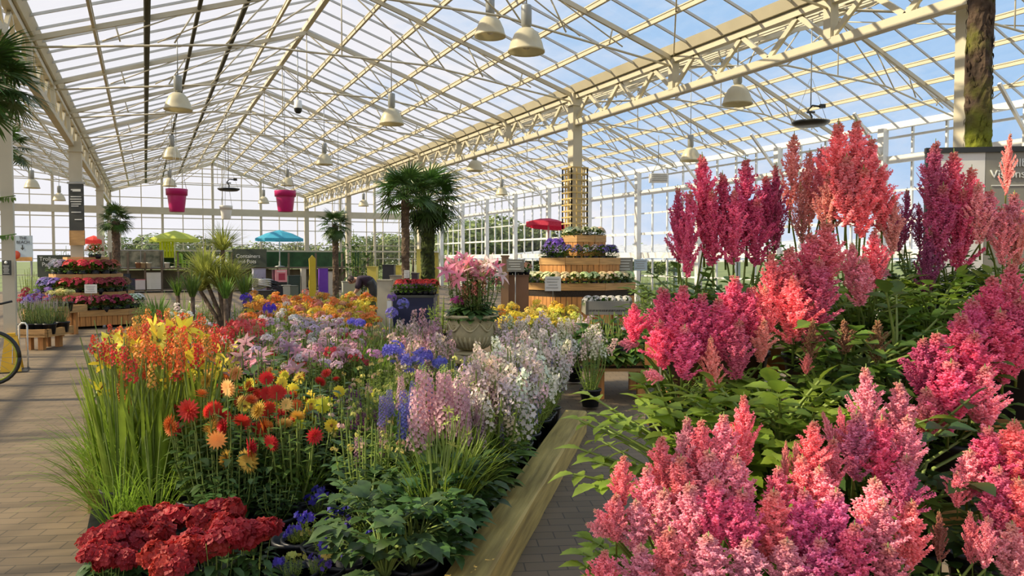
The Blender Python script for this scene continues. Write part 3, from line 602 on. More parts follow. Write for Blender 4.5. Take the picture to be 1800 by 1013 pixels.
def parasol(px, py, D, wpx, col, label, zb, tilt=0.0, rot=0.0, hgt=.16):
    p = W(px, py, D); r = wpx * D / FPX / 2; t = thing('parasol', label, 'parasol', Vector((p.x, p.y, zb))); zt = p.z - zb
    m = MB(); n = 8; vs = [(0, 0, r * hgt * 1.3)] + [(r * math.cos(2 * PI * i / n), r * math.sin(2 * PI * i / n), -r * hgt) for i in range(n)] + [(r * .55 * math.cos(2 * PI * (i + .0) / n), r * .55 * math.sin(2 * PI * i / n), r * hgt * .35) for i in range(n)] + [(r * math.cos(2 * PI * i / n), r * math.sin(2 * PI * i / n), -r * hgt - .14) for i in range(n)]
    fs = [(0, 9 + i, 9 + (i + 1) % n) for i in range(n)] + [(9 + i, 1 + i, 1 + (i + 1) % n, 9 + (i + 1) % n) for i in range(n)] + [(1 + i, 17 + i, 17 + (i + 1) % n, 1 + (i + 1) % n) for i in range(n)]
    m.add(vs, fs, 0); o = m.build('canopy', ['petal'], t, (0, 0, zt), color=col); o.rotation_euler = (0, tilt, rot)
    m = MB(); m.tube([(0, 0, 0), (0, 0, zt + r * hgt)], .028, 8); m.build('pole', ['white'], t); m = MB(); m.lathe([(0, 0), (.25, 0), (.25, .05), (.05, .09), (.05, .3), (0, .3)], 16); m.build('base', ['grey'], t)
parasol(308, 414, 37.4, 82, (.55, .62, .06), 'lime yellow parasol over the left display stand', DECKZ); parasol(492, 413, 39.4, 82, (.03, .42, .62), 'bright turquoise parasol over the right display stand', DECKZ)
parasol(166, 419, 30, 34, (.80, .02, .03), 'small red parasol behind the hanging column sign', 0, hgt=.22); parasol(964, 389, 24, 78, (.66, .0, .06), 'crimson parasol left of the trellis sleeve, split by a wall post', 0, .10, .3, .10)
# stock on and before the stands: shelf boxes, crates, totem boards
def crate(px, Y, z, w_, d_, h_, col, label, name='storage_box', cat='box', lid=None):
    A, _ = onY(px, Y, z); t = thing(name, label, cat, A, rz=U(-.1, .1)); m = MB(); m.box((0, 0, h_ / 2), (w_, d_, h_)); m.box((0, 0, h_ * .5), (w_ * .9, d_ + .01, h_ * .8)); m.build('box_body', ['paint'], t, color=col)
    m = MB(); m.box((0, 0, h_ + .015), (w_ * 1.04, d_ * 1.04, .03)); m.build('lid', ['paint'], t, color=lid or tuple(c * .6 for c in col)); return t
k = 0
for px, c, l in ((262, (.62, .60, .52), 'tall white box, leftmost of the three on the lower deck of the left stand'), (270, (.58, .57, .50), 'tall white box in the middle of the three on the lower deck'), (278, (.60, .58, .52), 'tall white box, rightmost of the three on the lower deck')):
    crate(px, 40.2, .15, .24, .24, .78, c, l)
crate(219, 40.2, .15, .5, .3, .72, (.012, .02, .03), 'black tool cabinet on the lower deck behind the palm trunk'); crate(233, 40.2, .15, .28, .3, .5, (.02, .02, .05), 'navy box beside the black tool cabinet on the lower deck'); crate(246, 40.2, .15, .42, .4, .45, (.55, .50, .48), 'pale box with a pink lid on the lower deck of the left stand', lid=(.65, .18, .22))
crate(488, 33.6, .0, .42, .4, 1.1, (.09, .01, .03), 'dark red crate stack supporting the pink poster'); 
t = thing('pink_poster', 'pink and white square poster standing above the dark red crates', 'poster', onY(494, 32.6, .64)[0]); m = MB(); m.box((0, 0, .25), (.48, .03, .52)); m.build('poster_board', ['paint'], t, color=(.75, .30, .32)); m = MB(); m.box((.03, -.02, .22), (.26, .01, .28)); m.build('poster_picture', ['paint'], t, color=(.40, .03, .07)); m = MB(); m.box((0, -.02, .44), (.34, .01, .03)); m.build('poster_heading', ['letters'], t)
m = MB(); m.box((0, 0, 0), (.44, .12, .64)); m.build('plinth', ['black'], t, (0, 0, -.32))
m = MB(); pr = [(-.13, 0), (.13, 0), (.15, .5), (.13, 1.1), (.14, 1.6), (0, 1.75), (-.14, 1.6), (-.12, 1.1), (-.15, .5)]; n = len(pr)
m.add([(x, -.04, z) for x, z in pr] + [(x, .04, z) for x, z in pr], [tuple(range(n)), tuple(range(2 * n - 1, n - 1, -1))] + [(i, n + i, n + (i + 1) % n, (i + 1) % n) for i in range(n)]); tag(m.build('display_totem', ['paint'], None, onY(549, 33)[0], color=(.55, .42, .015)), 'tall narrow mustard yellow board standing upright right of the pink poster', 'display board')
for px, Y, z, w_, h_, c, l in ((516, 34, 0, .5, .85, (.02, .05, .045), 'dark teal box with white label right of the pink poster'), (533, 34, 0, .2, 1.15, (.55, .52, .45), 'slim cream box beside the mustard yellow board'), (478, 29, 0, .42, .62, (.06, .02, .04), 'plum coloured crate on the floor below the pink poster'), (491, 29, 0, .3, .58, (.02, .02, .03), 'black crate right of the plum coloured crate'), (503, 29, 0, .3, .6, (.45, .44, .36), 'cream crate in the row below the pink poster'), (515, 29, 0, .3, .58, (.14, .16, .12), 'olive crate in the row below the pink poster'),
    (455, 34, 0, .5, 1.15, (.38, .38, .50), 'lilac and white boxed set on the shelf under the containers sign'), (568, 34, 0, .38, 1.15, (.14, .03, .42), 'bright violet box beside the mustard yellow board'), (580, 34, 0, .26, 1.0, (.55, .50, .42), 'cream box right of the bright violet box'), (617, 24, 0, .55, .86, (.40, .42, .36), 'pale grey counter box below the white hanging pot')): crate(px, Y, z, w_, .35, h_, c, l)
crate(468, 27, 0, .6, .5, .5, (.05, .045, .035), 'low brown plinth under the jumbled garden hoses')
t = thing('hose_pile', 'jumble of coiled black and silver garden hoses on the brown plinth', 'hose', onY(466, 27, .42)[0])
for i, (c, x) in enumerate((((.65, .65, .62), 0), ((.015, .015, .02), .15), ((.4, .4, .25), -.15))):
    m = MB(); pts = [(x + .24 * math.cos(a * .7 + i) * (1 + .15 * math.sin(a * 2.1)), .12 * math.sin(a * .7), .12 + .16 * abs(math.sin(a * .33 + i)) + a * .006) for a in range(0, 40)]; m.tube(pts, .03, 6); m.build('coil', ['plastic'], t, color=c)

# ================================================================== PLANT LIBRARY
def vary(c, a=.12): return tuple(min(1, max(0, x * U(1 - a, 1 + a))) for x in c)
ZUP = Vector((0, 0, 1))
def rdir(up=0.0): return Vector((R.gauss(0, 1), R.gauss(0, 1), R.gauss(0, .6) + up)).normalized()
def H_trumpet():
    m = MB()
    for i in range(6):
        a = PI / 3 * i + .1; d = Vector((math.cos(a) * .75, math.sin(a) * .75, .75)); m.leaf((0, 0, 0), d, Vector((-math.cos(a), -math.sin(a), .9)), 1.15, .50 if i % 2 else .38, 0, droop=.55, fold=.25, st=((0, .25), (.35, .7), (.7, 1), (1, 0)))
    m.tube([(0, 0, -.5), (0, 0, .15)], [.06, .16], 6, 1); 
    for i in range(4): m.tube([(0, 0, .2), (U(-.15, .15), U(-.15, .15), .8)], .02, 4, 2)
    return m.mesh('flower', ['petal', 'stem', 'centre'])
def H_dahlia():
    m = MB()
    for k, (n, r, cup, w_) in enumerate(((15, 1.0, .12, .30), (14, .82, .42, .26), (11, .58, .8, .22), (8, .36, 1.5, .18))): m.petals((0, 0, .03 * k), (0, 0, 1), n, r, w_, 0, cup, off=k * .3)
    m.petals((0, 0, -.03), (0, 0, 1), 14, .9, .28, 0, -.15, off=.5)
    for _ in range(8): m.octa((U(-.12, .12), U(-.12, .12), .14), .06, 1)
    return m.mesh('flower', ['petal', 'yellowcentre'])
def H_single():
    m = MB(); m.petals((0, 0, 0), (0, 0, 1), 8, 1.0, .62, 0, .25); m.petals((0, 0, -.02), (0, 0, 1), 8, .95, .6, 0, .12, off=.4)
    for _ in range(14): m.octa((U(-.16, .16), U(-.16, .16), .1), .09, 1)
    return m.mesh('flower', ['petal', 'centre'])
def H_spire(seed, n=150, rad=.14, fl=.042, lo=0.0):
    m = MB(); m.tube([(0, 0, 0), (0, 0, .97)], [.014, .005], 5, 1)
    for i in range(n):
        z = lo + (1 - lo) * (i / n); rr = rad * (1 - .55 * z) * U(.75, 1.1); a = i * 2.4; d = Vector((math.cos(a), math.sin(a), .15)); s = fl * (1 - .45 * z) * U(.8, 1.2)
        if z > .88: m.octa(d * rr * .6 + Vector((0, 0, z)), s * .45, 1); continue
        m.petals(d * rr + Vector((0, 0, z)), d + rdir() * .25, 5, s, s * .85, 0, .3, off=U(0, 1))
        if i % 3 == 0: m.octa(d * (rr + .004) + Vector((0, 0, z)), s * .22, 2)
    return m.mesh('flower_spike', ['petal', 'stem', 'card'])
def H_lav():
    m = MB(); m.tube([(0, 0, -.3), (0, 0, .97)], [.012, .006], 5, 1)
    for i in range(70):
        z = i / 70; rr = .05 * (1 - .7 * z); a = i * 2.4; m.octa((rr * math.cos(a), rr * math.sin(a), z), .026 * (1 - .5 * z) * U(.8, 1.2), 0, 1.3)
    return m.mesh('flower_spike', ['petal', 'stem'])
def H_umbel():
    m = MB()
    for i in range(46):
        q = rdir(.35); m.tube([(0, 0, -.15), q * .72], .012, 3, 1, cap=False); m.petals(q * .72, q, 6, .30, .15, 0, .6)
    return m.mesh('flower_head', ['petal', 'stem'])
def H_dome(n=60, fl=.2):
    m = MB()
    for i in range(n):
        q = rdir(.5); q.z = abs(q.z) * .8; p = q * U(.75, 1.0); m.petals(p, q + rdir() * .3, 5, fl, fl * .8, 0, .2, off=U(0, 1))
    m.tube([(0, 0, -.9), (0, 0, .3)], .05, 5, 1)
    return m.mesh('flower_head', ['petal', 'stem'])
def H_spray(seed, n=44):
    m = MB()
    m.tube([(0, 0, -.1), (.02, 0, .5), (0, .02, 1)], [.016, .012, .006], 5, 1)
    for i in range(n):
        z = .08 + .9 * i / n; a = i * 2.4; rr = U(.08, .26) * (1.1 - .55 * z); p = Vector((rr * math.cos(a), rr * math.sin(a), z)); m.tube([(0, 0, z - .06), p], .006, 3, 1, cap=False)
        s = U(.05, .085); m.petals(p, p - Vector((0, 0, z - .06)) + rdir() * .1, 5, s, s * .85, 0, .35, off=U(0, 1))
    return m.mesh('flower_spray', ['petal', 'stem'])
def H_lily():
    m = MB()
    for i in range(6):
        a = PI / 3 * i; d = Vector((math.cos(a), math.sin(a), .55)); m.leaf((0, 0, 0), d, Vector((-math.cos(a) * .5, -math.sin(a) * .5, 1)), 1.1, .42, 0, droop=.5, fold=.2, st=((0, .3), (.35, .9), (.7, .8), (1, 0)))
        m.tube([(0, 0, .1), (math.cos(a + .4) * .28, math.sin(a + .4) * .28, .6)], .015, 4, 1); m.octa((math.cos(a + .4) * .3, math.sin(a + .4) * .3, .62), .05, 2)
    return m.mesh('flower', ['petal', 'stem', 'centre'])
def H_ruffle():
    m = MB()
    for i in range(170):
        q = rdir(.55); q.z = abs(q.z); p = q * U(.45, .9); s = U(.30, .42); m.petals(p * .85, q + rdir() * .45, 4, s * .8, s * .75, 0, .25, off=U(0, 3))
    return m.mesh('flower_head', ['petal'])
def H_poker():
    m = MB()
    for i in range(130):
        z = i / 130; a = i * 2.4; rr = .16 * math.sin(PI * min(.97, .12 + z * .85)) ; p = Vector((rr * .3 * math.cos(a), rr * .3 * math.sin(a), z)); q = Vector((rr * math.cos(a), rr * math.sin(a), z - .07)); m.tube([p, q], [.012, .022], 4, 0)
    m.tube([(0, 0, -.3), (0, 0, .98)], .02, 5, 1); return m.mesh('flower_spike', ['petal', 'stem'])
def H_plume(seed, airy=0.0, nf=44):
    R2 = random.Random(seed); m = MB(); m.tube([(0, 0, -.25), (0, 0, .5), (0, 0, 1)], [.013, .010, .004], 5, 1)
    for i in range(nf):
        z = (i / nf) ** .9 * .93; a = i * 2.4 + R2.uniform(-.3, .3); prof = (1 - z) ** 1.15 * 1.12 * (1 if z > .14 else .6 + z * 2.8)
        L = (.42 * prof + .028) * R2.uniform(.8, 1.15); el = R2.uniform(.86, 1.18) ; d = Vector((math.cos(a) * math.cos(el), math.sin(a) * math.cos(el), math.sin(el))); b0 = Vector((0, 0, z))
        nn = max(7, int(L * 150 * (1 - airy * .55))); side = Vector((-math.sin(a), math.cos(a), 0)); bend = R2.uniform(-.1, .16)
        tip = b0 + d * L
        m.tube([b0, b0 + d * L * .5, tip], [.008, .006, .003], 4, 0, cap=False)
        for j in range(nn):
            t = .10 + .9 * j / nn; c = b0 + d * (L * t) + Vector((math.cos(a), math.sin(a), 0)) * bend * L * t * t * -1 + ZUP * bend * L * t * t
            rr = (.036 - .022 * t) * (1 if not airy else .85); q = Vector((R2.gauss(0, 1), R2.gauss(0, 1), R2.gauss(0, 1))).normalized(); q2 = (q - d * q.dot(d)); 
            if q2.length > .01: q2.normalize()
            r_ = R2.uniform(.011, .017) * (1.15 - .5 * t); ax = (q2 + d * .6).normalized()
            m.octa(c + q2 * rr * R2.uniform(.5, 1), r_, 0, 1.7, ax)
    return m.mesh('flower_plume', ['plume', 'stem'])
HEAD = dict(trumpet=[H_trumpet()], dahlia=[H_dahlia()], single=[H_single()], spire=[H_spire(i) for i in range(2)], lav=[H_lav()], umbel=[H_umbel()], dome=[H_dome()], spray=[H_spray(i) for i in range(3)], lily=[H_lily()], ruffle=[H_ruffle(), H_ruffle()], poker=[H_poker()], tiny=[H_dome(9, .5)])
PLUME = [H_plume(i) for i in range(4)]; PLUME_AIRY = [H_plume(10 + i, .8, 38) for i in range(2)]
SERR = ((0, .08), (.12, .55), (.2, .62), (.3, .95), (.38, .85), (.5, 1.0), (.58, .8), (.7, .72), (.78, .5), (1, 0))
def fol_bush(seed, lm, L=.12, Wd=.05, nst=13, spread=.3, lp=15, lo=.08, tall=1.0):
    R2 = random.Random(seed); m = MB(); tips = []
    for i in range(nst):
        a = i * 2.4; rr = spread * math.sqrt((i + .5) / nst); x, y = rr * math.cos(a), rr * math.sin(a); zt = R2.uniform(.78, 1.0) * (1 - .25 * rr / spread) * tall
        p0 = Vector((x * .25, y * .25, 0)); p1 = Vector((x * .8, y * .8, zt * .5)); p2 = Vector((x, y, zt)); m.tube([p0, p1, p2], [.012, .009, .005], 4, 1, cap=False); tips.append(p2)
        for j in range(lp):
            t = lo + (.95 - lo) * j / lp; p = p0.lerp(p1, t * 2) if t < .5 else p1.lerp(p2, t * 2 - 1); b = j * 2.4 + i; d = Vector((math.cos(b), math.sin(b), R2.uniform(-.1, .6)))
            m.leaf(p, d, ZUP, L * R2.uniform(.7, 1.2) * (1.1 - .4 * t), Wd * R2.uniform(.8, 1.2), 0, droop=R2.uniform(.1, .6))
    return m.mesh('foliage', [lm, 'stem']), tips
def fol_strap(seed, lm, n=60, Wd=.022, curl=(.5, 1.7), lean=(.02, .5), L=(.6, 1.05), nst=8, spread=.16):
    R2 = random.Random(seed); m = MB(); tips = []
    for i in range(n):
        a = R2.uniform(0, 2 * PI); r = spread * math.sqrt(R2.random()); m.blade((r * math.cos(a), r * math.sin(a), 0), a + R2.uniform(-.6, .6), R2.uniform(*lean), R2.uniform(*L), Wd * R2.uniform(.7, 1.2), 0, R2.uniform(*curl))
    for i in range(nst):
        a = i * 2.4; r = spread * 1.6 * math.sqrt((i + .5) / nst); p2 = Vector((r * math.cos(a), r * math.sin(a), R2.uniform(.82, 1.05))); m.tube([(r * .3 * math.cos(a), r * .3 * math.sin(a), 0), p2 * .5 + Vector((0, 0, .02)), p2], [.009, .007, .005], 4, 1, cap=False); tips.append(p2)
    return m.mesh('foliage', [lm, 'stem']), tips
def fol_mound(seed, lm, L=.28, n=150, Wd=.2):
    R2 = random.Random(seed); m = MB(); tips = []
    for i in range(n):
        q = Vector((R2.gauss(0, 1), R2.gauss(0, 1), abs(R2.gauss(0, .8)))).normalized(); p = Vector((q.x * .55, q.y * .55, q.z * .8)) * R2.uniform(.5, 1); m.leaf(p, Vector((q.x, q.y, .1 + R2.uniform(-.3, .3))), q + ZUP * .5, L * R2.uniform(.7, 1.2), Wd, 0, droop=.5)
    for i in range(9): a = i * 2.4; r = .45 * math.sqrt(i / 9); tips.append(Vector((r * math.cos(a), r * math.sin(a), R2.uniform(.85, 1.05)))); m.tube([(r * .5 * math.cos(a), r * .5 * math.sin(a), 0), tips[-1]], .01, 4, 1, cap=False)
    return m.mesh('foliage', [lm, 'stem']), tips
def fol_compound(seed, lm, n=34, LL=.15, spread=.55, droopy=.3):
    """astilbe / delphinium leafage: petioles that each carry five to seven toothed leaflets"""
    R2 = random.Random(seed); m = MB()
    for i in range(n):
        a = i * 2.4 + R2.uniform(-.4, .4); f = R2.random(); rr = spread * (.25 + .75 * math.sqrt(R2.random())); zt = R2.uniform(.25, 1.0) * (1 - .35 * rr / spread); out_ = Vector((math.cos(a), math.sin(a), 0)); tip = out_ * rr + ZUP * zt
        mid_ = out_ * rr * .35 + ZUP * zt * .75; m.tube([(0, 0, 0), mid_, tip], [.012, .009, .006], 4, 1, cap=False); dd = (tip - mid_).normalized(); sd = dd.cross(ZUP)
        if sd.length < .01: sd = Vector((1, 0, 0))
        sd.normalize()
        for (t, s, ang) in ((1, 1.15, 0), (.86, .95, .9), (.86, .95, -.9), (.60, .8, 1.0), (.60, .8, -1.0)):
            p = mid_.lerp(tip, t); d = (dd * math.cos(ang) + sd * math.sin(ang)); d.z += R2.uniform(-.25, .15); m.leaf(p, d, ZUP + out_ * .35, LL * s * R2.uniform(.8, 1.2), LL * .78 * s, 0, droop=R2.uniform(.1, .5) + droopy * .3, fold=.22, st=SERR)
    return m.mesh('foliage', [lm, 'stem']), []
FOL = {}
def fol(key):
    if key not in FOL:
        f = {'strap': lambda s: fol_strap(s, 'strap', 90), 'strapgrass': lambda s: fol_strap(s, 'strap', 110, .012, (.8, 2.3), (.05, .7), (.6, 1.1), 4, .12), 'sword': lambda s: fol_strap(s, 'leaf_bright', 34, .038, (.05, .5), (.02, .25), (.6, .95), 9, .14),
             'swordgreen': lambda s: fol_strap(s, 'leaf', 34, .035, (.05, .6), (.02, .3), (.6, .95), 9, .14), 'bush': lambda s: fol_bush(s, 'leaf'), 'bushbright': lambda s: fol_bush(s, 'leaf_bright', .11, .045), 'bushdark': lambda s: fol_bush(s, 'leaf_dark', .16, .08, 13, .38),
             'fine': lambda s: fol_bush(s, 'leaf_bright', .08, .016, 16, .3, 22), 'finegrey': lambda s: fol_bush(s, 'leaf_grey', .09, .014, 20, .3, 20), 'lime': lambda s: fol_bush(s, 'leaf_lime', .08, .03, 14, .28, 18), 'purple': lambda s: fol_mound(s, 'leaf_purple'), 'bronze': lambda s: fol_mound(s, 'leaf_red', .16, 220, .08),
             'mound': lambda s: fol_mound(s, 'leaf'), 'mounddark': lambda s: fol_mound(s, 'leaf_dark'), 'delph': lambda s: fol_compound(s, 'leaf', 30, .15, .5), 'delphdark': lambda s: fol_compound(s, 'leaf_dark', 34, .16, .55),
             'ast': lambda s: fol_compound(s, 'leaf', 68, .095, .52), 'astbright': lambda s: fol_compound(s, 'leaf_bright', 70, .098, .52), 'astdark': lambda s: fol_compound(s, 'leaf_dark', 66, .098, .52),
             'yucca': lambda s: fol_strap(s, 'strap_yellow', 170, .032, (.1, 1.6), (.05, 1.2), (.6, 1.05), 0, .06), 'phormium': lambda s: fol_strap(s, 'leaf', 50, .05, (.0, .7), (.02, .6), (.6, 1.05), 0, .1)}[key]
        FOL[key] = [f(hash_(key) + i) for i in range(2)]
    return R.choice(FOL[key])
def hash_(k): return sum(ord(c) * (i + 3) for i, c in enumerate(k))
pm = MB(); pm.lathe([(0, 0), (.085, 0), (.11, .17), (.12, .17), (.12, .19), (.108, .19), (.105, .165), (0, .165)], 20); POT = pm.mesh('pot', ['pot'])
def plant(label, cat, name, base, h, fkey, head=None, hs=.05, cols=((1, 1, 1),), nh=5, group=None, fs=1.0, fw=1.0, lean=.35, drop=0.0, pot=True, up=False, hz_=1.0):
    t = thing(name, label, cat, base, rz=U(0, 6.28), group=group); me, tips = fol(fkey); zp = .15 if pot else 0.0
    if pot: put('pot', POT, t, (0, 0, 0))
    hh = h - zp; put('foliage', me, t, (0, 0, zp), scale=(hh * fs * fw, hh * fs * fw, hh * fs))
    if head and tips:
        ids = list(range(len(tips))); R.shuffle(ids)
        for k in range(nh):
            q = tips[ids[k % len(ids)]]; jit = Vector((U(-.05, .05), U(-.05, .05), 0)) * hh if k >= len(ids) else Vector((0, 0, 0)); zf = hh * hz_ * U(.86, 1.02)
            p = Vector((q.x * hh * fw, q.y * hh * fw, q.z * zf + zp - drop)) + jit
            if k >= len(ids): p.z *= U(.75, .95)
            rt = (U(-.1, .1), U(-.1, .1), U(0, 6)) if up else (U(-lean, lean) * 1.6, U(-lean, lean) * 1.6, U(0, 6))
            me2 = R.choice(HEAD[head]); put(me2.name.split('.')[0], me2, t, p, rot=rt, scale=hs * U(.85, 1.15), color=vary(R.choice(cols)))
    return t
A_ = Vector((1.92, 3.81, 0)); B_ = Vector((3.65, 6.05, 0)); TD = (B_ - A_).normalized(); TN = Vector((-TD.y, TD.x, 0))   # timber edge line, TN points into the bed
def inbed(p, mar=.36):
    if (p - A_).dot(TD) < (B_ - A_).length + .5:
        d = (p - A_).dot(TN)
        if d < mar: p = p + TN * (mar - d)
    if p.x < -.25 and depth_of(p) < 9: p.x = -.25 + U(0, .2)
    return p
def patch(desc, cat, name, reg, h, n, fkey, head=None, hs=.05, cols=((1, 1, 1),), nh=5, group=None, bed=True, **k):
    x0, x1, y0, y1 = reg; pts = []
    for _ in range(n):
        best = None
        for c in range(12):
            q = (U(x0, x1), U(y0, y1)); dmin = min([((q[0] - a[0]) ** 2 + ((q[1] - a[1]) * 1.6) ** 2) for a in pts] + [1e9])
            if best is None or dmin > best[0]: best = (dmin, q)
        pts.append(best[1])
    pts.sort(); res = []
    for i, (x, y) in enumerate(pts):
        hh = h * U(.93, 1.07); D = (EYE - hh) * FPX / (y - 455); b = gp(x, D)
        if bed: b = inbed(b)
        b.z = .03 if bed else 0
        if n == 1: lab = desc
        elif n <= 12: lab = '%s of %s %s' % (ORD[i], NUM[n], desc)
        else: lab = 'one of the many ' + desc
        res.append(plant(lab, cat, name, b, hh, fkey, head, hs, cols, nh, group=(group or desc) if n > 1 else None, **k))
    return res
# ================================================================== CENTRAL BED
L = MB(); c0 = A_ + TN * .2 - TD * 4.5; c1 = B_ + TN * .2; poly = [(-.1, .5), (c0.x, c0.y), (c1.x, c1.y), (3.9, 7.0), (4.6, 9.0), (3.8, 14.0), (-.33, 14.2), (-.33, 5.0)]
L.add([(x, y, .0) for x, y in poly] + [(x, y, .03) for x, y in poly], [tuple(range(8, 16))] + [(i, (i + 1) % 8, 8 + (i + 1) % 8, 8 + i) for i in range(8)]); o = L.build('bed_liner', ['liner']); tag(o, 'black plastic liner sheet spread under the central flower bed', 'liner')
m = MB(); ln = (B_ - A_).length + 3.2
prof = [(-.1, .0), (.1, 0), (.1, .185), (.088, .20), (-.088, .20), (-.1, .185)]; k = 24; vs = []
for i in range(k + 1):
    for x, z in prof: vs.append((x + U(-.003, .003), -ln + ln * i / k, z + U(-.003, .003)))
fs = [(i * 6 + j, i * 6 + (j + 1) % 6, (i + 1) * 6 + (j + 1) % 6, (i + 1) * 6 + j) for i in range(k) for j in range(6)] + [tuple(range(6)), tuple(k * 6 + j for j in range(6))[::-1]]
m.add(vs, fs); o = m.build('timber_sleeper', ['sleeper'], None, B_ + TN * .1, math.atan2(TD.y, TD.x) - PI / 2); tag(o, 'chunky pale timber sleeper edging the right side of the central flower bed', 'timber edging')
m = MB(); m.box((0, 0, .07), (.1, 8.6, .14)); o = m.build('timber_sleeper', ['sleeper'], None, (-.30, 9.75, 0)); tag(o, 'low timber sleeper along the path on the left side of the central bed', 'timber edging')
YL, OR, RD, PK = (.78, .66, .03), (.80, .24, .015), (.68, .015, .008), (.72, .36, .46)
# front left: day lilies, crocosmia, dahlias
for px, D, h, l, nh in ((150, 5.15, .86, 'yellow day lily leaning out over the path at the far left of the bed', 3), (222, 4.95, .84, 'yellow day lily with big open trumpets at the front left corner of the bed', 7), (283, 5.05, .90, 'yellow day lily with tall narrow leaves right of the big open trumpets', 5), (338, 4.8, .83, 'yellow day lily with swelling green buds beside the orange dahlias', 4)):
    plant(l, 'day lily', 'day_lily', inbed(gp(px, D, .03)), h, 'strap', 'trumpet', .088, ((.86, .70, .02), (.84, .72, .06)), nh + 4, lean=.85, fs=.72, hz_=1.34)
for px, D, h, l in ((175, 4.85, .66, 'arching grass clump spilling farthest over the path'), (205, 4.45, .60, 'arching grass clump directly behind the leftmost crimson begonias'), (262, 4.4, .58, 'arching grass clump behind the middle of the crimson begonias'), (185, 5.4, .7, 'arching grass clump at the path edge beneath the leaning day lily')): plant(l, 'grass', 'arching_grass', Vector((max(-.42, gp(px, D).x), gp(px, D).y, .03)), h, 'strapgrass', None, pot=False, fw=1.25)
plant('orange poker flower standing beside the yellow day lilies', 'poker plant', 'red_hot_poker', inbed(gp(205, 4.8, .03)), .80, 'strapgrass', 'poker', .20, ((.75, .28, .05),), 2, up=True, drop=.1)
patch('orange and red crocosmias behind the yellow day lilies', 'crocosmia', 'crocosmia', (222, 365, 562, 612), 1.0, 12, 'sword', 'spray', .15, (OR, (.80, .12, .01), RD, (.75, .33, .04)), 9, up=True, drop=.07)
patch('scarlet crocosmias leaning over the path', 'crocosmia', 'crocosmia', (172, 215, 575, 615), 1.0, 3, 'sword', 'spray', .12, (RD, (.8, .1, .01)), 4, up=True, drop=.05)
patch('orange and golden dahlias at the front left', 'dahlia', 'dahlia', (325, 525, 612, 700), .84, 12, 'bush', 'dahlia', .056, (OR, (.80, .45, .06), (.82, .52, .16), RD, RD), 6, lean=.9)
for px, py, D, c, l in ((378, 728, 4.2, (.80, .40, .07), 'big apricot dahlia low in the bed in front of the other dahlias'), (410, 786, 4.1, (.80, .48, .06), 'yellow and red dahlia hanging lowest over the dark foliage'), (425, 735, 4.25, RD, 'deep red dahlia right of the big apricot dahlia'), (365, 695, 4.4, RD, 'red dahlia just above the big apricot dahlia')):
    h = hz(py, D); plant(l, 'dahlia', 'dahlia', inbed(gp(px, D, .03)), h, 'bushdark', 'dahlia', .068, (c,), 2, lean=1.0, fs=.9)
patch('yellow open-faced dahlias with dark leaves', 'dahlia', 'dahlia', (475, 610, 628, 690), .82, 6, 'bushdark', 'single', .052, (YL,), 4, lean=1.1)
patch('scarlet dahlias standing above the yellow ones', 'dahlia', 'dahlia', (440, 560, 600, 630), .86, 4, 'bush', 'dahlia', .05, (RD, (.8, .1, .01)), 4, lean=.9)
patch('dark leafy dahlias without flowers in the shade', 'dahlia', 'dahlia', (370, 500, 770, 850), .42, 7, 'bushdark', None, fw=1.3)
patch('arching green grasses right of the dahlias', 'grass', 'arching_grass', (478, 560, 735, 800), .52, 4, 'strapgrass', None, fw=1.1)
patch('crimson begonias along the bottom edge of the photo', 'begonia', 'begonia', (185, 440, 915, 960), .40, 6, 'mounddark', 'ruffle', .07, ((.36, .001, .003), (.44, .003, .006)), 8, lean=.4, fw=.8)
patch('crimson begonias nearest the camera', 'begonia', 'begonia', (180, 300, 965, 1000), .36, 3, 'mounddark', 'ruffle', .07, ((.40, .003, .005),), 8, lean=.4, fw=.8)
# purple centre, saucers
patch('near-black heucheras in the middle of the bed', 'heuchera', 'heuchera', (545, 650, 655, 735), .48, 8, 'purple', 'tiny', .025, ((.22, .02, .22),), 5, fw=1.0)
patch('dark heucheras with violet flowers left of the pink delphiniums', 'heuchera', 'heuchera', (590, 650, 700, 770), .50, 4, 'purple', 'spire', .16, ((.25, .02, .30),), 5, up=True, drop=.05)
for px, D, l in ((545, 4.25, 'black round plant saucer in the gap in front of the dark heucheras'), (600, 3.75, 'black round plant saucer nearest the blue violas')):
    m = MB(); m.lathe([(0, 0), (.24, 0), (.27, .05), (.255, .05), (.23, .012), (0, .012)], 40); tag(m.build('plant_saucer', ['pot'], None, gp(px, D, .03)), l, 'saucer')
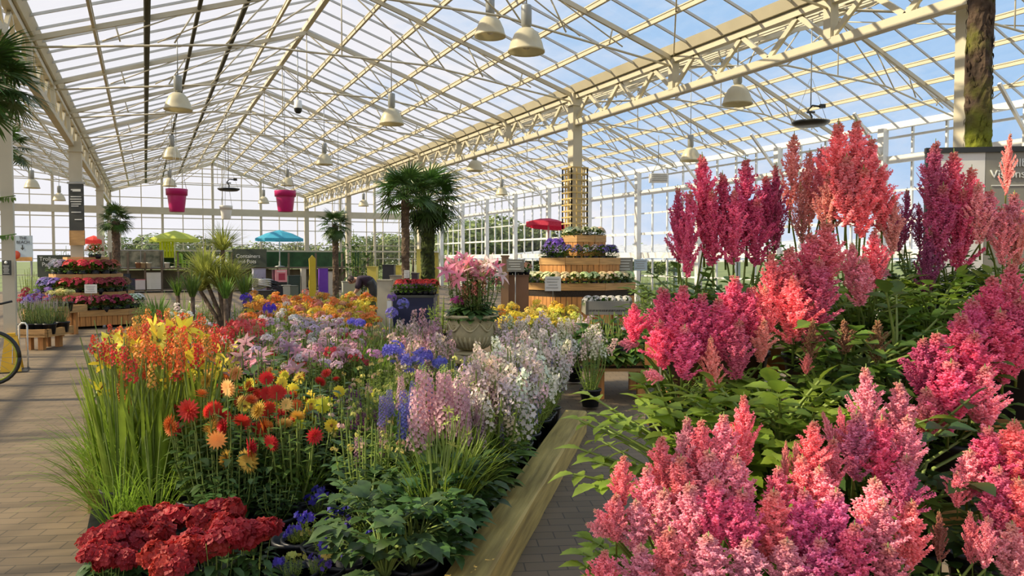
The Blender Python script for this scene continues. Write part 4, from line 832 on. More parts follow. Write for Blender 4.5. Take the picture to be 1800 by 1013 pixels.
# middle: delphiniums
for px, D, h, l, n_, sp in ((722, 4.45, .86, 'pale pink delphinium at the left end of the pink spires', 3, .30), (766, 4.35, 1.02, 'tallest pale pink delphinium with the fullest spires', 6, .46), (803, 4.40, .93, 'pale pink delphinium at the right end of the pink spires', 4, .38)):
    plant(l, 'delphinium', 'delphinium', inbed(gp(px, D, .03)), h, 'delph', None, fs=.6, fw=1.2); t = bpy.data.objects[-1] if False else None
def spires(px, D, ztop, n_, ln_, cols, label, cat='delphinium', name='delphinium', spread=.11, fk='delph', hm='spire', wf=1.0, ff=.55):
    b = inbed(gp(px, D, .03)); t = thing(name, label, cat, b); put('pot', POT, t); put('foliage', fol(fk)[0], t, (0, 0, .15), scale=((ztop - .15) * ff * 1.25, (ztop - .15) * ff * 1.25, (ztop - .15) * ff), rz=U(0, 6))
    for i in range(n_):
        a = i * 2.4; r = spread * math.sqrt((i + .3) / n_); L_ = ln_ * U(.75, 1.05); zt = ztop - .03 - U(0, .14) * (i > 0); x, y = r * math.cos(a), r * math.sin(a)
        m = MB(); m.tube([(x * .2, y * .2, .15), (x * .8, y * .8, (zt - L_) * .6), (x, y, zt - L_ + .01)], [.007, .006, .004], 5); m.build('stem', ['stem'], t)
        put('flower_spike', R.choice(HEAD[hm]), t, (x, y, zt - L_), rot=(U(-.06, .06), U(-.06, .06), U(0, 6)), scale=(L_ * wf, L_ * wf, L_), color=vary(R.choice(cols), .08))
for o in [x for x in bpy.data.objects if x.type == 'EMPTY' and x.get('category') == 'delphinium']:
    for c in list(o.children): bpy.data.objects.remove(c)
    bpy.data.objects.remove(o)
spires(724, 4.5, .97, 3, .26, ((.70, .40, .50),), 'pale pink delphinium at the left end of the pink spires'); spires(768, 4.35, 1.0, 7, .46, ((.75, .44, .50), (.72, .38, .46)), 'tallest pale pink delphinium with the fullest spires', spread=.15, wf=1.2); spires(805, 4.4, .90, 4, .36, ((.72, .40, .50),), 'pale pink delphinium at the right end of the pink spires', wf=1.1)
spires(655, 4.4, .68, 2, .26, ((.50, .30, .36),), 'low dusty pink delphinium left of the blue ones', wf=1.1); spires(700, 4.5, .85, 5, .24, ((.16, .18, .60), (.25, .22, .62)), 'blue violet delphinium between the two pinks', wf=1.2); spires(742, 4.65, .90, 3, .26, ((.22, .20, .60),), 'blue violet delphinium directly behind the pale pink spires')
spires(832, 4.75, 1.0, 4, .32, ((.58, .40, .48),), 'dusty mauve delphinium just right of the pale pink spires'); spires(858, 4.5, .84, 4, .24, ((.55, .36, .44),), 'lower dusty mauve delphinium in front'); spires(880, 4.75, .96, 4, .34, ((.56, .40, .42),), 'dusty mauve delphinium farthest right of its kind', wf=.9)
def agap(px, py, D, col, label, hs=.055, nh=2):
    h = hz(py, D); plant(label, 'agapanthus', 'agapanthus', inbed(gp(px, D, .03)), h + .03, 'strap', 'umbel', hs, (col,), nh, fs=.78, hz_=1.10, up=True)
BL = (.16, .15, .66)
agap(735, 622, 5.0, BL, 'blue agapanthus tallest above the pink delphiniums', .075, 3); agap(765, 648, 5.0, BL, 'blue agapanthus right behind the pink delphinium tips', .06, 1)
agap(612, 546, 8.2, BL, 'blue agapanthus left of the pair in mid-bed', .058, 1); agap(640, 563, 8.0, BL, 'blue agapanthus, left one of the close pair in mid-bed', .058, 1); agap(660, 563, 8.0, BL, 'blue agapanthus, right one of the close pair in mid-bed', .058, 1); agap(720, 550, 8.6, (.24, .20, .60), 'lilac agapanthus in front of the navy display table', .085, 2); agap(437, 538, 9.0, (.14, .04, .62), 'violet agapanthus beyond the pink lilies', .08, 2); agap(683, 530, 9.5, (.32, .18, .60), 'small lilac agapanthus beside the white label stake', .06, 1)
patch('deep green delphinium clumps below the pink spires', 'delphinium', 'delphinium', (640, 880, 745, 850), .60, 11, 'delphdark', None, fs=1.0)
patch('mid-green delphinium clumps right of the pink spires', 'delphinium', 'delphinium', (700, 900, 700, 760), .62, 7, 'delph', None, fs=1.0)
patch('yellow-green budding plants left of the blue delphiniums', 'perennial', 'budding_perennial', (600, 710, 620, 720), .78, 9, 'fine', 'tiny', .022, ((.65, .62, .15), (.6, .4, .3)), 8)
patch('lime budding plants behind the pink delphiniums', 'perennial', 'budding_perennial', (660, 830, 615, 660), .80, 9, 'lime', 'tiny', .022, ((.72, .66, .20),), 8)
patch('green bushy plants in mid-bed', 'perennial', 'leafy_perennial', (585, 790, 600, 640), .66, 12, 'bushbright', 'tiny', .022, ((.6, .55, .3),), 3)
patch('low violas with blue flowers along the bottom edge', 'viola', 'viola', (530, 770, 868, 950), .30, 12, 'fine', 'tiny', .034, ((.05, .03, .42), (.08, .05, .5)), 4, fw=1.6)
patch('low green violas in front of the dark saucers', 'viola', 'viola', (500, 620, 930, 1000), .26, 5, 'fine', 'tiny', .03, ((.1, .06, .5), (.6, .55, .1)), 3, fw=1.6)
patch('green strap-leaved clumps along the timber sleeper', 'day lily', 'day_lily', (890, 1005, 640, 760), .74, 9, 'strap', 'trumpet', .03, ((.5, .55, .1),), 2, fw=.9)
patch('dark green clumps inside the timber sleeper', 'perennial', 'leafy_perennial', (870, 960, 740, 850), .5, 6, 'swordgreen', None)
patch('violet salvias left of the white flowers', 'salvia', 'salvia', (808, 880, 632, 655), .84, 5, 'fine', 'lav', .26, ((.30, .22, .55),), 8, up=True, drop=.15)
patch('violet salvias right of the stone urn', 'salvia', 'salvia', (885, 1005, 590, 640), .92, 7, 'fine', 'lav', .26, ((.34, .24, .58), (.2, .16, .55)), 8, up=True, drop=.15)
WP = ((.84, .64, .60), (.88, .80, .66), (.80, .62, .64), (.88, .78, .70))
patch('pale pink and white penstemons right of the stone urn', 'penstemon', 'penstemon', (872, 1045, 548, 625), .96, 20, 'fine', 'spray', .21, WP, 13, lean=.25, drop=.12)
patch('white penstemons close to the end of the timber sleeper', 'penstemon', 'penstemon', (960, 1040, 600, 660), .86, 6, 'fine', 'spray', .24, ((.88, .82, .70), (.84, .72, .66)), 10, lean=.25, drop=.15)
patch('yellow coreopsis beyond the pale penstemons', 'coreopsis', 'coreopsis', (868, 1010, 522, 545), .84, 12, 'lime', 'dome', .085, ((.78, .62, .04), (.75, .66, .12)), 9, bed=False)
patch('orange geum among the yellow coreopsis', 'geum', 'geum', (885, 905, 538, 545), .82, 2, 'bushbright', 'dome', .08, (OR,), 5, bed=False)
patch('pink oriental lilies in the left middle of the bed', 'lily', 'lily', (365, 490, 560, 600), .98, 8, 'bushdark', 'lily', .085, ((.72, .28, .38), (.74, .42, .48), (.55, .28, .5)), 7, lean=.7)
patch('coral red lilies behind the pink ones', 'lily', 'lily', (405, 450, 540, 565), .98, 3, 'bush', 'dome', .10, ((.70, .10, .10),), 6)
patch('scarlet tuberous begonias in mid-bed', 'begonia', 'begonia', (395, 432, 590, 600), .88, 3, 'bushdark', 'ruffle', .055, (RD,), 3)
patch('white and lilac phlox in the far left of the bed', 'phlox', 'phlox', (455, 600, 532, 595), .92, 16, 'bushbright', 'dome', .06, ((.74, .70, .68), (.58, .44, .58), (.72, .54, .56)), 6)
patch('white phlox in front of the green yuccas', 'phlox', 'phlox', (312, 350, 525, 550), .92, 5, 'bush', 'dome', .06, ((.80, .76, .72),), 6)
patch('mauve and pink phlox left of the bronze foliage', 'phlox', 'phlox', (575, 625, 555, 595), .90, 6, 'bush', 'dome', .075, ((.58, .30, .42), (.7, .45, .52), (.75, .06, .08)), 7)
patch('bronze leaved plants in the middle of the bed', 'perennial', 'bronze_perennial', (610, 745, 576, 600), .66, 9, 'bronze', 'tiny', .03, ((.5, .3, .12),), 4)
patch('dusky pink astilbes left of the stone urn', 'astilbe', 'dusky_perennial', (700, 765, 548, 592), .90, 7, 'fine', 'spray', .24, ((.60, .34, .42), (.62, .44, .44)), 9, up=True, drop=.15)
patch('green leafy fillers at the foot of the stone urn', 'perennial', 'leafy_perennial', (770, 860, 622, 640), .66, 5, 'bush', None)
patch('orange and yellow coreopsis in the far rows', 'coreopsis', 'coreopsis', (440, 650, 508, 538), .86, 26, 'bushbright', 'dome', .10, ((.80, .42, .03), (.80, .25, .02), (.78, .60, .05), (.72, .30, .2)), 9, bed=False)
patch('green leafy clumps between the lilies and the crocosmias', 'perennial', 'leafy_perennial', (350, 600, 600, 618), .74, 8, 'bushbright', None)
patch('yellow lilies left of the pink oriental lilies', 'lily', 'lily', (330, 368, 572, 595), .96, 3, 'bushbright', 'lily', .08, (YL,), 4, lean=.6)
# label stakes in the bed
for px, py, D, h_, l in ((684, 540, 9.3, .15, 'white label on a stake in front of the navy table'), (404, 512, 13.5, .24, 'white label on a stake below the yellow spiky plant')):
    p = W(px, py, D); t = thing('plant_label', l, 'label', (p.x, p.y, 0), rz=FACE); m = MB(); m.box((0, 0, p.z), (.055, .006, h_)); m.build('card', ['card'], t); m = MB(); m.tube([(0, .006, 0), (0, .006, p.z)], .006); m.build('stake', ['grey'], t)
# ================================================================== STONE URN
D = 9.5; P = gp(828, D); t = thing('stone_urn', 'cream stone urn with swag carving and ribbed bowl on a round foot', 'urn', P); zr = hz(553, D); R_ = .335
m = MB(); zb = zr - .43; prof = [(0, .42), (.20, .42), (.20, .44), (.10, .47), (.08, zb - .02), (.13, zb), (.20, zb + .04), (.255, zb + .12), (.285, zb + .22), (.29, zb + .33), (.30, zb + .38), (R_, zb + .40), (R_ + .01, zb + .42), (R_ - .01, zb + .435), (.27, zb + .42), (.26, zb + .36), (0, zb + .35)]; m.lathe(prof, 48); m.build('bowl', ['stone'], t)
m = MB()
for i in range(28):
    a = 2 * PI * i / 28; m.tube([(.14 * math.cos(a), .14 * math.sin(a), zb + .005), (.215 * math.cos(a), .215 * math.sin(a), zb + .05), (.262 * math.cos(a), .262 * math.sin(a), zb + .12), (.28 * math.cos(a), .28 * math.sin(a), zb + .17)], [.012, .018, .018, .006], 6)
m.build('fluting', ['stone'], t); m = MB()
for i in range(8):
    a0 = 2 * PI * i / 8
    pts = [((.295) * math.cos(a0 + u * .7), (.295) * math.sin(a0 + u * .7), zb + .33 - .09 * math.sin(PI * u)) for u in [j / 8 for j in range(9)]]; m.tube(pts, .014, 6)
    for j in range(10): a = j * .7; rr = .03 * (1 - j / 12); m.octa((.293 * math.cos(a0 + .35 + rr * 3 * math.cos(a)), .293 * math.sin(a0 + .35 + rr * 3 * math.cos(a)), zb + .29 + rr * 1.4 * math.sin(a)), .012, 0)
m.build('swag_carving', ['stone'], t); m = MB(); m.lathe([(0, .0), (.24, 0), (.24, .30), (.27, .32), (.27, .42), (0, .42)], 4); m.build('plinth', ['stone'], t)
m = MB(); m.lathe([(.265, zb + .385), (0, zb + .40)], 20); m.build('soil', ['soil'], t)
zs = zb + .38
def urnplant(dx, dy, h, fkey, head, hs, cols, nh, label, cat, name, **k): plant(label, cat, name, P + Vector((dx, dy, zs)), h, fkey, head, hs, cols, nh, pot=False, **k)
urnplant(-.12, .02, .80, 'bush', 'lily', .125, ((.82, .26, .36), (.84, .48, .50)), 14, 'pink oriental lily filling the left of the stone urn', 'lily', 'lily', lean=.8); urnplant(.16, -.02, .80, 'bush', 'lily', .125, ((.76, .22, .34), (.55, .12, .2), (.84, .58, .56)), 14, 'darker pink oriental lily filling the right of the stone urn', 'lily', 'lily', lean=.8)
urnplant(-.02, -.12, .52, 'bush', 'spray', .2, ((.80, .30, .18),), 7, 'salmon orange flowers at the front of the stone urn', 'flowering plant', 'orange_perennial', up=True, drop=.12)
urnplant(.02, -.05, .34, 'mounddark', None, 0, ((1, 1, 1),), 0, 'dark glossy foliage cushion around the rim of the stone urn', 'foliage plant', 'foliage_plant', fw=1.5); urnplant(-.22, -.08, .26, 'mound', 'dome', .05, ((.60, .06, .30),), 4, 'magenta flower at the left rim of the stone urn', 'flowering plant', 'magenta_perennial', fw=.7)
urnplant(.0, -.02, .72, 'bush', 'dome', .05, ((.78, .70, .28),), 5, 'pale yellow flowers halfway up among the urn lilies', 'flowering plant', 'yellow_perennial', fw=.9)

# ================================================================== ASTILBE DISPLAY on the right
ang = -YAW - math.atan(560 / FPX)      # the bench faces the camera across the right part of the view
bd = Vector((math.sin(-ang), math.cos(-ang), 0)); bx = Vector((bd.y, -bd.x, 0)); B0 = bd * 1.75
t = thing('tiered_bench', 'wide tiered timber bench carrying the potted astilbes on the right', 'bench', B0, rz=ang)
STEPS = [(0.0, .38, .42), (.42, .38, .62), (.84, .38, .84), (1.26, .38, 1.04), (1.68, .42, 1.22)]
for (y, d_, z) in STEPS:
    m = MB(); x0, x1 = -.35 - y * .25, 1.9
    for i in range(4): m.box(((x0 + x1) / 2, y + d_ * (i + .5) / 4, z - .012), (x1 - x0, d_ / 4 - .012, .024))
    m.box(((x0 + x1) / 2, y, z - .05), (x1 - x0, .02, .1)); m.build('shelf', ['plank'], t)
for x in (-.3, .7, 1.85):
    for (y, d_, z) in STEPS: m = MB(); m.box((x, y + d_ / 2, (z - .024) / 2), (.05, .05, z - .024)); m.build('leg', ['plank'], t)
def bench_z(D_):
    y = D_ - 1.75; z = STEPS[0][2]
    for (a, d_, zz) in STEPS:
        if y >= a - .02: z = zz
    return z
HOT, COR, SAL, LPK, DRK = (.90, .10, .30), (.94, .24, .30), (.92, .40, .34), (.94, .36, .46), (.74, .05, .22)
AST = []
def astilbe(label, pots, Dp, plumes, fkey='ast', fs=1.0, fw=1.15, group=None, airy=False, mul=1.0):
    p = gp(pots, Dp); yl = (p - B0).dot(bd); xl = (p - B0).dot(bx); xl = max(-.30 - yl * .25, min(1.8, xl))
    yl = max(.1, min(1.98, yl)); z = STEPS[0][2]; best = 9
    for (a, d_, zz) in STEPS:
        if abs(yl - (a + d_ / 2)) < best: best = abs(yl - (a + d_ / 2)); z = zz; yc = a + d_ / 2
    base = B0 + bd * yc + bx * xl; base.z = z
    t = thing('astilbe', label, 'astilbe', base, group=group); put('pot', POT, t)
    lowest = min([hz(q[3], q[5]) for q in plumes] + [z + .75]) - z
    hf = max(.34, min(.78, lowest * .98)) * fs; put('foliage', fol(fkey)[0], t, (0, 0, .14), scale=(hf * fw, hf * fw, hf), rz=U(0, 6))
    for (tx, ty, bx_, by_, wd, Dq, col) in plumes:
        a = W(bx_, by_, Dq) - base; b = W(tx, ty, Dq - .03) - base; L_ = (b - a).length; wid = wd * Dq / FPX * mul; q = (b - a).to_track_quat('Z', 'Y') @ Euler((0, 0, U(0, 6))).to_quaternion()
        me = R.choice(PLUME_AIRY if airy else PLUME); o = put('flower_plume', me, t, a, rot=q.to_euler(), scale=(wid / .44, wid / .44, L_), color=vary(col, .07))
        m = MB(); s0 = Vector((a.x * .1, a.y * .1, .17)); m.tube([s0, s0.lerp(a, .55) * 1.0 + Vector((0, 0, .05)), a, a.lerp(b, .1)], [.0045, .004, .0032, .003], 5); m.build('stem', ['stem'], t)
    return t
def pl(tx, ty, by, wd, D, col, bx_=None): return (tx, ty, bx_ if bx_ is not None else tx + U(-6, 6), by, wd, D, col)
# back rows, tall
astilbe('tall crimson astilbe at the left end of the back row', 1215, 3.2, [pl(1190, 325, 465, 48, 3.0, DRK), pl(1232, 268, 430, 74, 3.0, HOT), pl(1212, 330, 490, 60, 2.95, HOT), pl(1250, 330, 470, 60, 2.95, DRK)], fs=.95)
astilbe('tall crimson astilbe right of the leftmost one in the back row', 1310, 3.25, [pl(1268, 300, 440, 66, 3.0, DRK), pl(1308, 275, 430, 78, 3.0, DRK), pl(1345, 305, 430, 66, 3.05, DRK), pl(1362, 285, 450, 50, 3.05, (.52, .03, .17)), pl(1290, 330, 470, 70, 2.95, HOT), pl(1330, 345, 470, 66, 2.95, DRK)], fs=.95)
astilbe('airy salmon astilbe left of the tallest coral one', 1410, 3.3, [pl(1393, 232, 375, 70, 3.1, SAL), pl(1420, 262, 400, 64, 3.1, SAL), pl(1440, 255, 380, 64, 3.05, COR), pl(1405, 320, 430, 56, 3.05, SAL)], airy=True, fs=.85)
astilbe('tallest coral astilbe in the middle of the back row', 1500, 3.1, [pl(1470, 210, 370, 78, 2.9, COR), pl(1500, 208, 365, 80, 2.9, COR), pl(1528, 240, 375, 76, 2.92, COR), pl(1485, 270, 400, 84, 2.85, (.88, .22, .26)), pl(1545, 290, 410, 70, 2.9, COR), pl(1515, 290, 420, 80, 2.85, COR), pl(1568, 340, 450, 50, 2.9, SAL), pl(1455, 300, 410, 60, 2.9, SAL)], 'astbright', fs=.85)
astilbe('small rosy purple astilbe left of the plant sign', 1600, 3.3, [pl(1592, 330, 430, 42, 3.1, (.62, .08, .32)), pl(1612, 355, 440, 40, 3.1, (.66, .10, .30)), pl(1575, 375, 445, 40, 3.1, (.6, .1, .28))], airy=True, fs=.85)
astilbe('tall pink astilbe covering the white half of the plant sign', 1672, 3.2, [pl(1640, 245, 400, 74, 3.0, (.82, .14, .30)), pl(1672, 262, 410, 78, 3.0, (.80, .12, .26)), pl(1704, 290, 410, 60, 3.0, COR), pl(1655, 320, 470, 78, 2.95, (.74, .08, .26)), pl(1690, 330, 480, 70, 2.95, DRK), pl(1716, 320, 430, 60, 2.9, LPK), pl(1632, 400, 520, 50, 2.95, (.5, .06, .22))], fs=.9)
astilbe('tall pink astilbe covering the writing of the plant sign', 1765, 3.1, [pl(1770, 232, 345, 28, 2.95, SAL), pl(1738, 330, 425, 56, 2.9, LPK), pl(1780, 335, 430, 62, 2.9, LPK), pl(1818, 330, 430, 50, 2.95, COR), pl(1758, 360, 470, 56, 2.9, LPK), pl(1785, 360, 470, 50, 2.9, SAL)], fs=.9)
# middle rows
astilbe('bright coral astilbe in the middle of the display', 1430, 2.8, [pl(1452, 385, 510, 90, 2.55, COR), pl(1425, 405, 540, 84, 2.55, (.86, .16, .28)), pl(1388, 430, 560, 84, 2.55, COR), pl(1355, 440, 580, 70, 2.55, COR), pl(1440, 450, 580, 90, 2.5, (.86, .14, .30)), pl(1395, 480, 610, 84, 2.5, COR), pl(1345, 500, 610, 66, 2.5, COR), pl(1430, 530, 610, 70, 2.5, (.7, .08, .2))], fs=.85)
astilbe('coral astilbe leaning right of the bright middle one', 1530, 2.8, [pl(1535, 400, 510, 62, 2.6, COR), pl(1498, 425, 510, 46, 2.6, LPK), pl(1520, 450, 540, 66, 2.58, LPK, 1512), pl(1562, 450, 500, 34, 2.6, LPK, 1530)], 'astbright', fs=.9)
astilbe('hot pink astilbe at the left edge of the display', 1195, 2.75, [pl(1115, 530, 605, 50, 2.5, HOT), pl(1165, 500, 620, 84, 2.5, HOT), pl(1200, 495, 640, 84, 2.45, HOT), pl(1235, 510, 640, 84, 2.45, (.82, .08, .30)), pl(1160, 560, 650, 70, 2.42, HOT), pl(1205, 570, 670, 84, 2.4, (.84, .10, .34)), pl(1250, 590, 690, 44, 2.4, SAL), pl(1085, 604, 608, 26, 2.5, LPK, 1125), pl(1130, 655, 668, 28, 2.4, LPK, 1168)], fs=.8)
astilbe('hot pink astilbe between the left edge and the coral middle', 1290, 2.75, [pl(1292, 480, 600, 84, 2.5, HOT), pl(1262, 520, 640, 84, 2.45, HOT), pl(1320, 500, 610, 66, 2.5, HOT), pl(1300, 560, 670, 74, 2.42, (.8, .12, .28)), pl(1345, 560, 640, 50, 2.45, SAL)], fs=.75)
astilbe('hot pink astilbe at the right edge, upper', 1780, 2.55, [pl(1778, 455, 580, 76, 2.4, COR), pl(1745, 480, 620, 90, 2.35, HOT), pl(1795, 520, 650, 90, 2.3, HOT), pl(1712, 520, 650, 84, 2.3, (.8, .10, .32)), pl(1760, 540, 680, 100, 2.25, (.82, .10, .30)), pl(1820, 480, 640, 90, 2.3, HOT)], 'astbright', fs=.85)
astilbe('large hot pink astilbe below the plant sign', 1680, 2.4, [pl(1690, 545, 680, 100, 2.2, HOT), pl(1650, 580, 720, 100, 2.15, (.82, .10, .30)), pl(1715, 580, 720, 100, 2.15, HOT), pl(1625, 590, 700, 80, 2.15, DRK), pl(1675, 630, 760, 110, 2.1, (.84, .12, .34)), pl(1735, 640, 760, 90, 2.1, LPK), pl(1632, 680, 780, 80, 2.1, COR)], fs=.7)
# leafy ones without plumes filling the green middle
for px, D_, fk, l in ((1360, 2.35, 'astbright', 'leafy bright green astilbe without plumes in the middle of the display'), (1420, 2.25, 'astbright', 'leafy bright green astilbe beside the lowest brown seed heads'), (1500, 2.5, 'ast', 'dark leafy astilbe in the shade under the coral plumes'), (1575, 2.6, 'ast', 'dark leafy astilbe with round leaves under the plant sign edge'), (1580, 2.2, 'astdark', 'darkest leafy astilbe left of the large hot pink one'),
    (1130, 2.2, 'astbright', 'yellow-green leafy astilbe spilling over the left end of the bench'), (1230, 2.1, 'astbright', 'light green leafy astilbe under the hot pink left plumes'), (1640, 2.85, 'astbright', 'bright leafy astilbe in front of the plant sign'), (1760, 2.9, 'astbright', 'bright leafy astilbe at the right edge in front of the sign'), (1310, 2.0, 'astbright', 'bright leafy astilbe low behind the front plumes'), (1375, 2.15, 'astbright', 'bright leafy astilbe just under the small upright seed heads'), (1100, 1.95, 'astbright', 'leafy astilbe reaching out over the floor at the front left'), (1740, 1.85, 'astdark', 'dark leafy astilbe in the gap at the lower right'), (1440, 1.95, 'ast', 'green leafy astilbe behind the front centre plumes')):
    astilbe(l, px, D_, [], fk, fs=(.82 if 2.1 < D_ < 2.7 else .62 if D_ < 2.1 else .60), fw=1.1)
# brown seed heads
astilbe('faded astilbe with brown seed heads in the shady middle', 1460, 2.45, [pl(1430, 560, 640, 40, 2.3, (.30, .13, .05)), pl(1545, 560, 640, 50, 2.35, (.32, .17, .06)), pl(1485, 560, 625, 44, 2.35, (.36, .14, .08)), pl(1422, 620, 660, 28, 2.25, (.75, .16, .18))], 'astdark', airy=True, fs=.7)
# front rows
astilbe('bright pink astilbe at the front centre with orange-tipped spires', 1520, 2.05, [pl(1525, 640, 790, 74, 1.9, LPK), pl(1585, 668, 800, 80, 1.9, LPK), pl(1448, 722, 800, 26, 1.88, LPK, 1478), pl(1478, 712, 810, 30, 1.88, LPK, 1495), pl(1510, 720, 850, 84, 1.85, (.84, .20, .40)), pl(1555, 730, 860, 90, 1.85, HOT), pl(1600, 730, 850, 76, 1.85, LPK), pl(1470, 770, 880, 70, 1.82, COR)], fs=.6)
astilbe('coral astilbe with spires at the front, left of centre', 1400, 1.95, [pl(1434, 738, 850, 74, 1.8, COR), pl(1386, 775, 850, 22, 1.8, SAL), pl(1402, 775, 850, 22, 1.8, SAL), pl(1415, 800, 910, 80, 1.78, COR), pl(1372, 820, 920, 70, 1.76, (.84, .18, .3)), pl(1445, 820, 930, 84, 1.76, LPK)], fs=.55)
astilbe('large pink astilbe in the front left part of the display', 1240, 1.95, [pl(1310, 690, 830, 60, 1.82, COR), pl(1275, 725, 860, 84, 1.8, LPK), pl(1235, 735, 860, 74, 1.8, COR), pl(1210, 730, 860, 64, 1.82, LPK), pl(1165, 765, 880, 76, 1.8, COR), pl(1250, 790, 920, 96, 1.76, LPK), pl(1200, 800, 930, 90, 1.76, COR), pl(1300, 800, 930, 90, 1.76, LPK)], fs=.6)
astilbe('pink astilbe at the lower left corner of the display', 1130, 1.85, [pl(1098, 800, 900, 60, 1.75, COR), pl(1140, 820, 930, 70, 1.74, LPK), pl(1030, 925, 950, 40, 1.72, LPK, 1085), pl(1045, 900, 940, 40, 1.72, LPK, 1090), pl(1085, 870, 960, 66, 1.7, COR), pl(1120, 880, 980, 76, 1.7, LPK), pl(1170, 860, 980, 84, 1.7, LPK)], 'astbright', fs=.55)
astilbe('deep pink astilbe nearest the camera, left', 1240, 1.82, [pl(1215, 850, 990, 96, 1.66, LPK), pl(1260, 840, 980, 100, 1.66, (.80, .12, .34)), pl(1310, 860, 1000, 100, 1.64, HOT), pl(1180, 930, 1050, 96, 1.62, COR), pl(1250, 940, 1060, 110, 1.6, LPK), pl(1320, 950, 1070, 100, 1.6, LPK), pl(1130, 960, 1060, 84, 1.62, LPK), pl(1065, 970, 1060, 70, 1.62, COR)], fs=.5)
astilbe('deep pink astilbe nearest the camera, centre', 1430, 1.82, [pl(1365, 860, 1000, 100, 1.66, COR), pl(1420, 860, 1000, 100, 1.66, (.84, .12, .38)), pl(1475, 860, 1000, 100, 1.66, (.84, .14, .42)), pl(1390, 950, 1070, 100, 1.6, LPK), pl(1450, 950, 1070, 110, 1.6, (.84, .14, .42)), pl(1510, 920, 1060, 100, 1.6, HOT), pl(1545, 840, 960, 90, 1.68, LPK)], fs=.5)
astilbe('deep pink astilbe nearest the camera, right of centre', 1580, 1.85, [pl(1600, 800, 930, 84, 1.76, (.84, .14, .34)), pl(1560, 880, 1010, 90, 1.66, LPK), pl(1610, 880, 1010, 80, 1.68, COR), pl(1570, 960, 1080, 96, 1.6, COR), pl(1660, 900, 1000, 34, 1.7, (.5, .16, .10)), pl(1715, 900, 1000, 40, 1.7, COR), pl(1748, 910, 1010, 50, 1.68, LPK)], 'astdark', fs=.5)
astilbe('rosy pink astilbe at the lower right edge of the photo', 1770, 1.95, [pl(1745, 750, 860, 90, 1.85, HOT), pl(1790, 735, 870, 96, 1.85, COR), pl(1712, 790, 880, 70, 1.85, LPK), pl(1765, 820, 950, 96, 1.8, (.82, .12, .32)), pl(1800, 840, 970, 96, 1.78, COR), pl(1830, 760, 900, 90, 1.82, HOT), pl(1790, 920, 1050, 90, 1.7, LPK), pl(1690, 830, 900, 44, 1.82, LPK)], fs=.55)
# ================================================================== TIERED PLANTERS
def potted(seed, tall=1.0, n=70, fl=.10):
    R2 = random.Random(seed); m = MB()
    for i in range(110):
        q = Vector((R2.gauss(0, 1), R2.gauss(0, 1), abs(R2.gauss(0, 1)))).normalized(); m.leaf((q.x * .34, q.y * .34, .25 + q.z * .5 * tall), q + Vector((0, 0, .3)), ZUP, .24, .13, 0, droop=.5)
    for i in range(n):
        q = Vector((R2.gauss(0, 1), R2.gauss(0, 1), abs(R2.gauss(0, 1)) + .5)).normalized(); m.petals((q.x * .46, q.y * .46, .40 + q.z * .55 * tall), q, 5, fl, fl * .9, 1, .2, off=i)
    m.lathe([(0, 0), (.2, 0), (.27, .36), (.0, .36)], 12, m=2); return m.mesh('potted_flower', ['leaf', 'petal', 'pot'])
PF = [potted(i) for i in range(3)]; PFT = [potted(9 + i, 1.5, 60, .07) for i in range(2)]; PFD = [potted(20, .9, 14, .08)]
def tier(parent, z0, z1, r, rot, c=(0, 0)):
    """one octagonal box of vertical planks with a rim board: returns corner radius"""
    m = MB(); cs = [(c[0] + r * math.cos(rot + PI / 4 * i), c[1] + r * math.sin(rot + PI / 4 * i)) for i in range(8)]
    for i in range(8):
        a = Vector((*cs[i], 0)); b = Vector((*cs[(i + 1) % 8], 0)); L_ = (b - a).length; n = max(3, int(L_ / .105)); q = Matrix.Rotation(math.atan2((b - a).y, (b - a).x), 3, 'Z')
        for j in range(n): p = a.lerp(b, (j + .5) / n); m.box((p.x * .985 + c[0] * .015, p.y * .985 + c[1] * .015, (z0 + z1 - .1) / 2), (L_ / n - .012, .02, z1 - z0 - .1), rot=q)
    m.build('plank_side', ['plank'], parent); m = MB()
    for i in range(8):
        a = Vector((*cs[i], z1 - .07)); b = Vector((*cs[(i + 1) % 8], z1 - .07)); m.beam(a, b, .03, .14)
    m.build('rim_board', ['wood'], parent); m = MB(); m.add([(x, y, z1 - .06) for x, y in cs] + [(x * .97 + c[0] * .03, y * .97 + c[1] * .03, z0) for x, y in cs], [tuple(range(8))] + [(i, (i + 1) % 8, 8 + (i + 1) % 8, 8 + i) for i in range(8)]); m.build('shelf', ['soil'], parent)
def ring(C, r, z, n, a0, a1, cols, me, sc, desc, cat, group, hf=1.0):
    a0, a1 = a1, a0
    for i in range(n):
        a = a0 + (a1 - a0) * (i + .5) / n; cdesc, col = cols(i / n); p = C + Vector((r * math.cos(a), r * math.sin(a), z)); q = math.atan2(0, 1)
        o = put('potted_flower', R.choice(me), None, p, rz=U(0, 6), scale=(sc, sc, sc * hf), color=vary(col, .15)); tag(o, '%s potted flower on %s' % (cdesc, desc), cat, '%s %s' % (cdesc, group))
CL = gp(152, 18.6); t = thing('tiered_planter', 'tall stepped wooden planter of four tiers built round the left column', 'planter', CL); fa = math.atan2(-DH.y, -DH.x)
LT = [(.06, .42, 1.36), (.42, .82, 1.02), (.82, 1.24, .78), (1.24, 1.64, .48)]
for i, (z0, z1, r) in enumerate(LT): tier(t, z0, z1, r, fa + PI / 8)
for i in range(8): m = MB(); m.lathe([(0, 0), (.035, 0), (.035, .07), (0, .07)], 10); m.build('caster', ['grey'], t, (1.22 * math.cos(i * PI / 4 + fa), 1.22 * math.sin(i * PI / 4 + fa), 0))
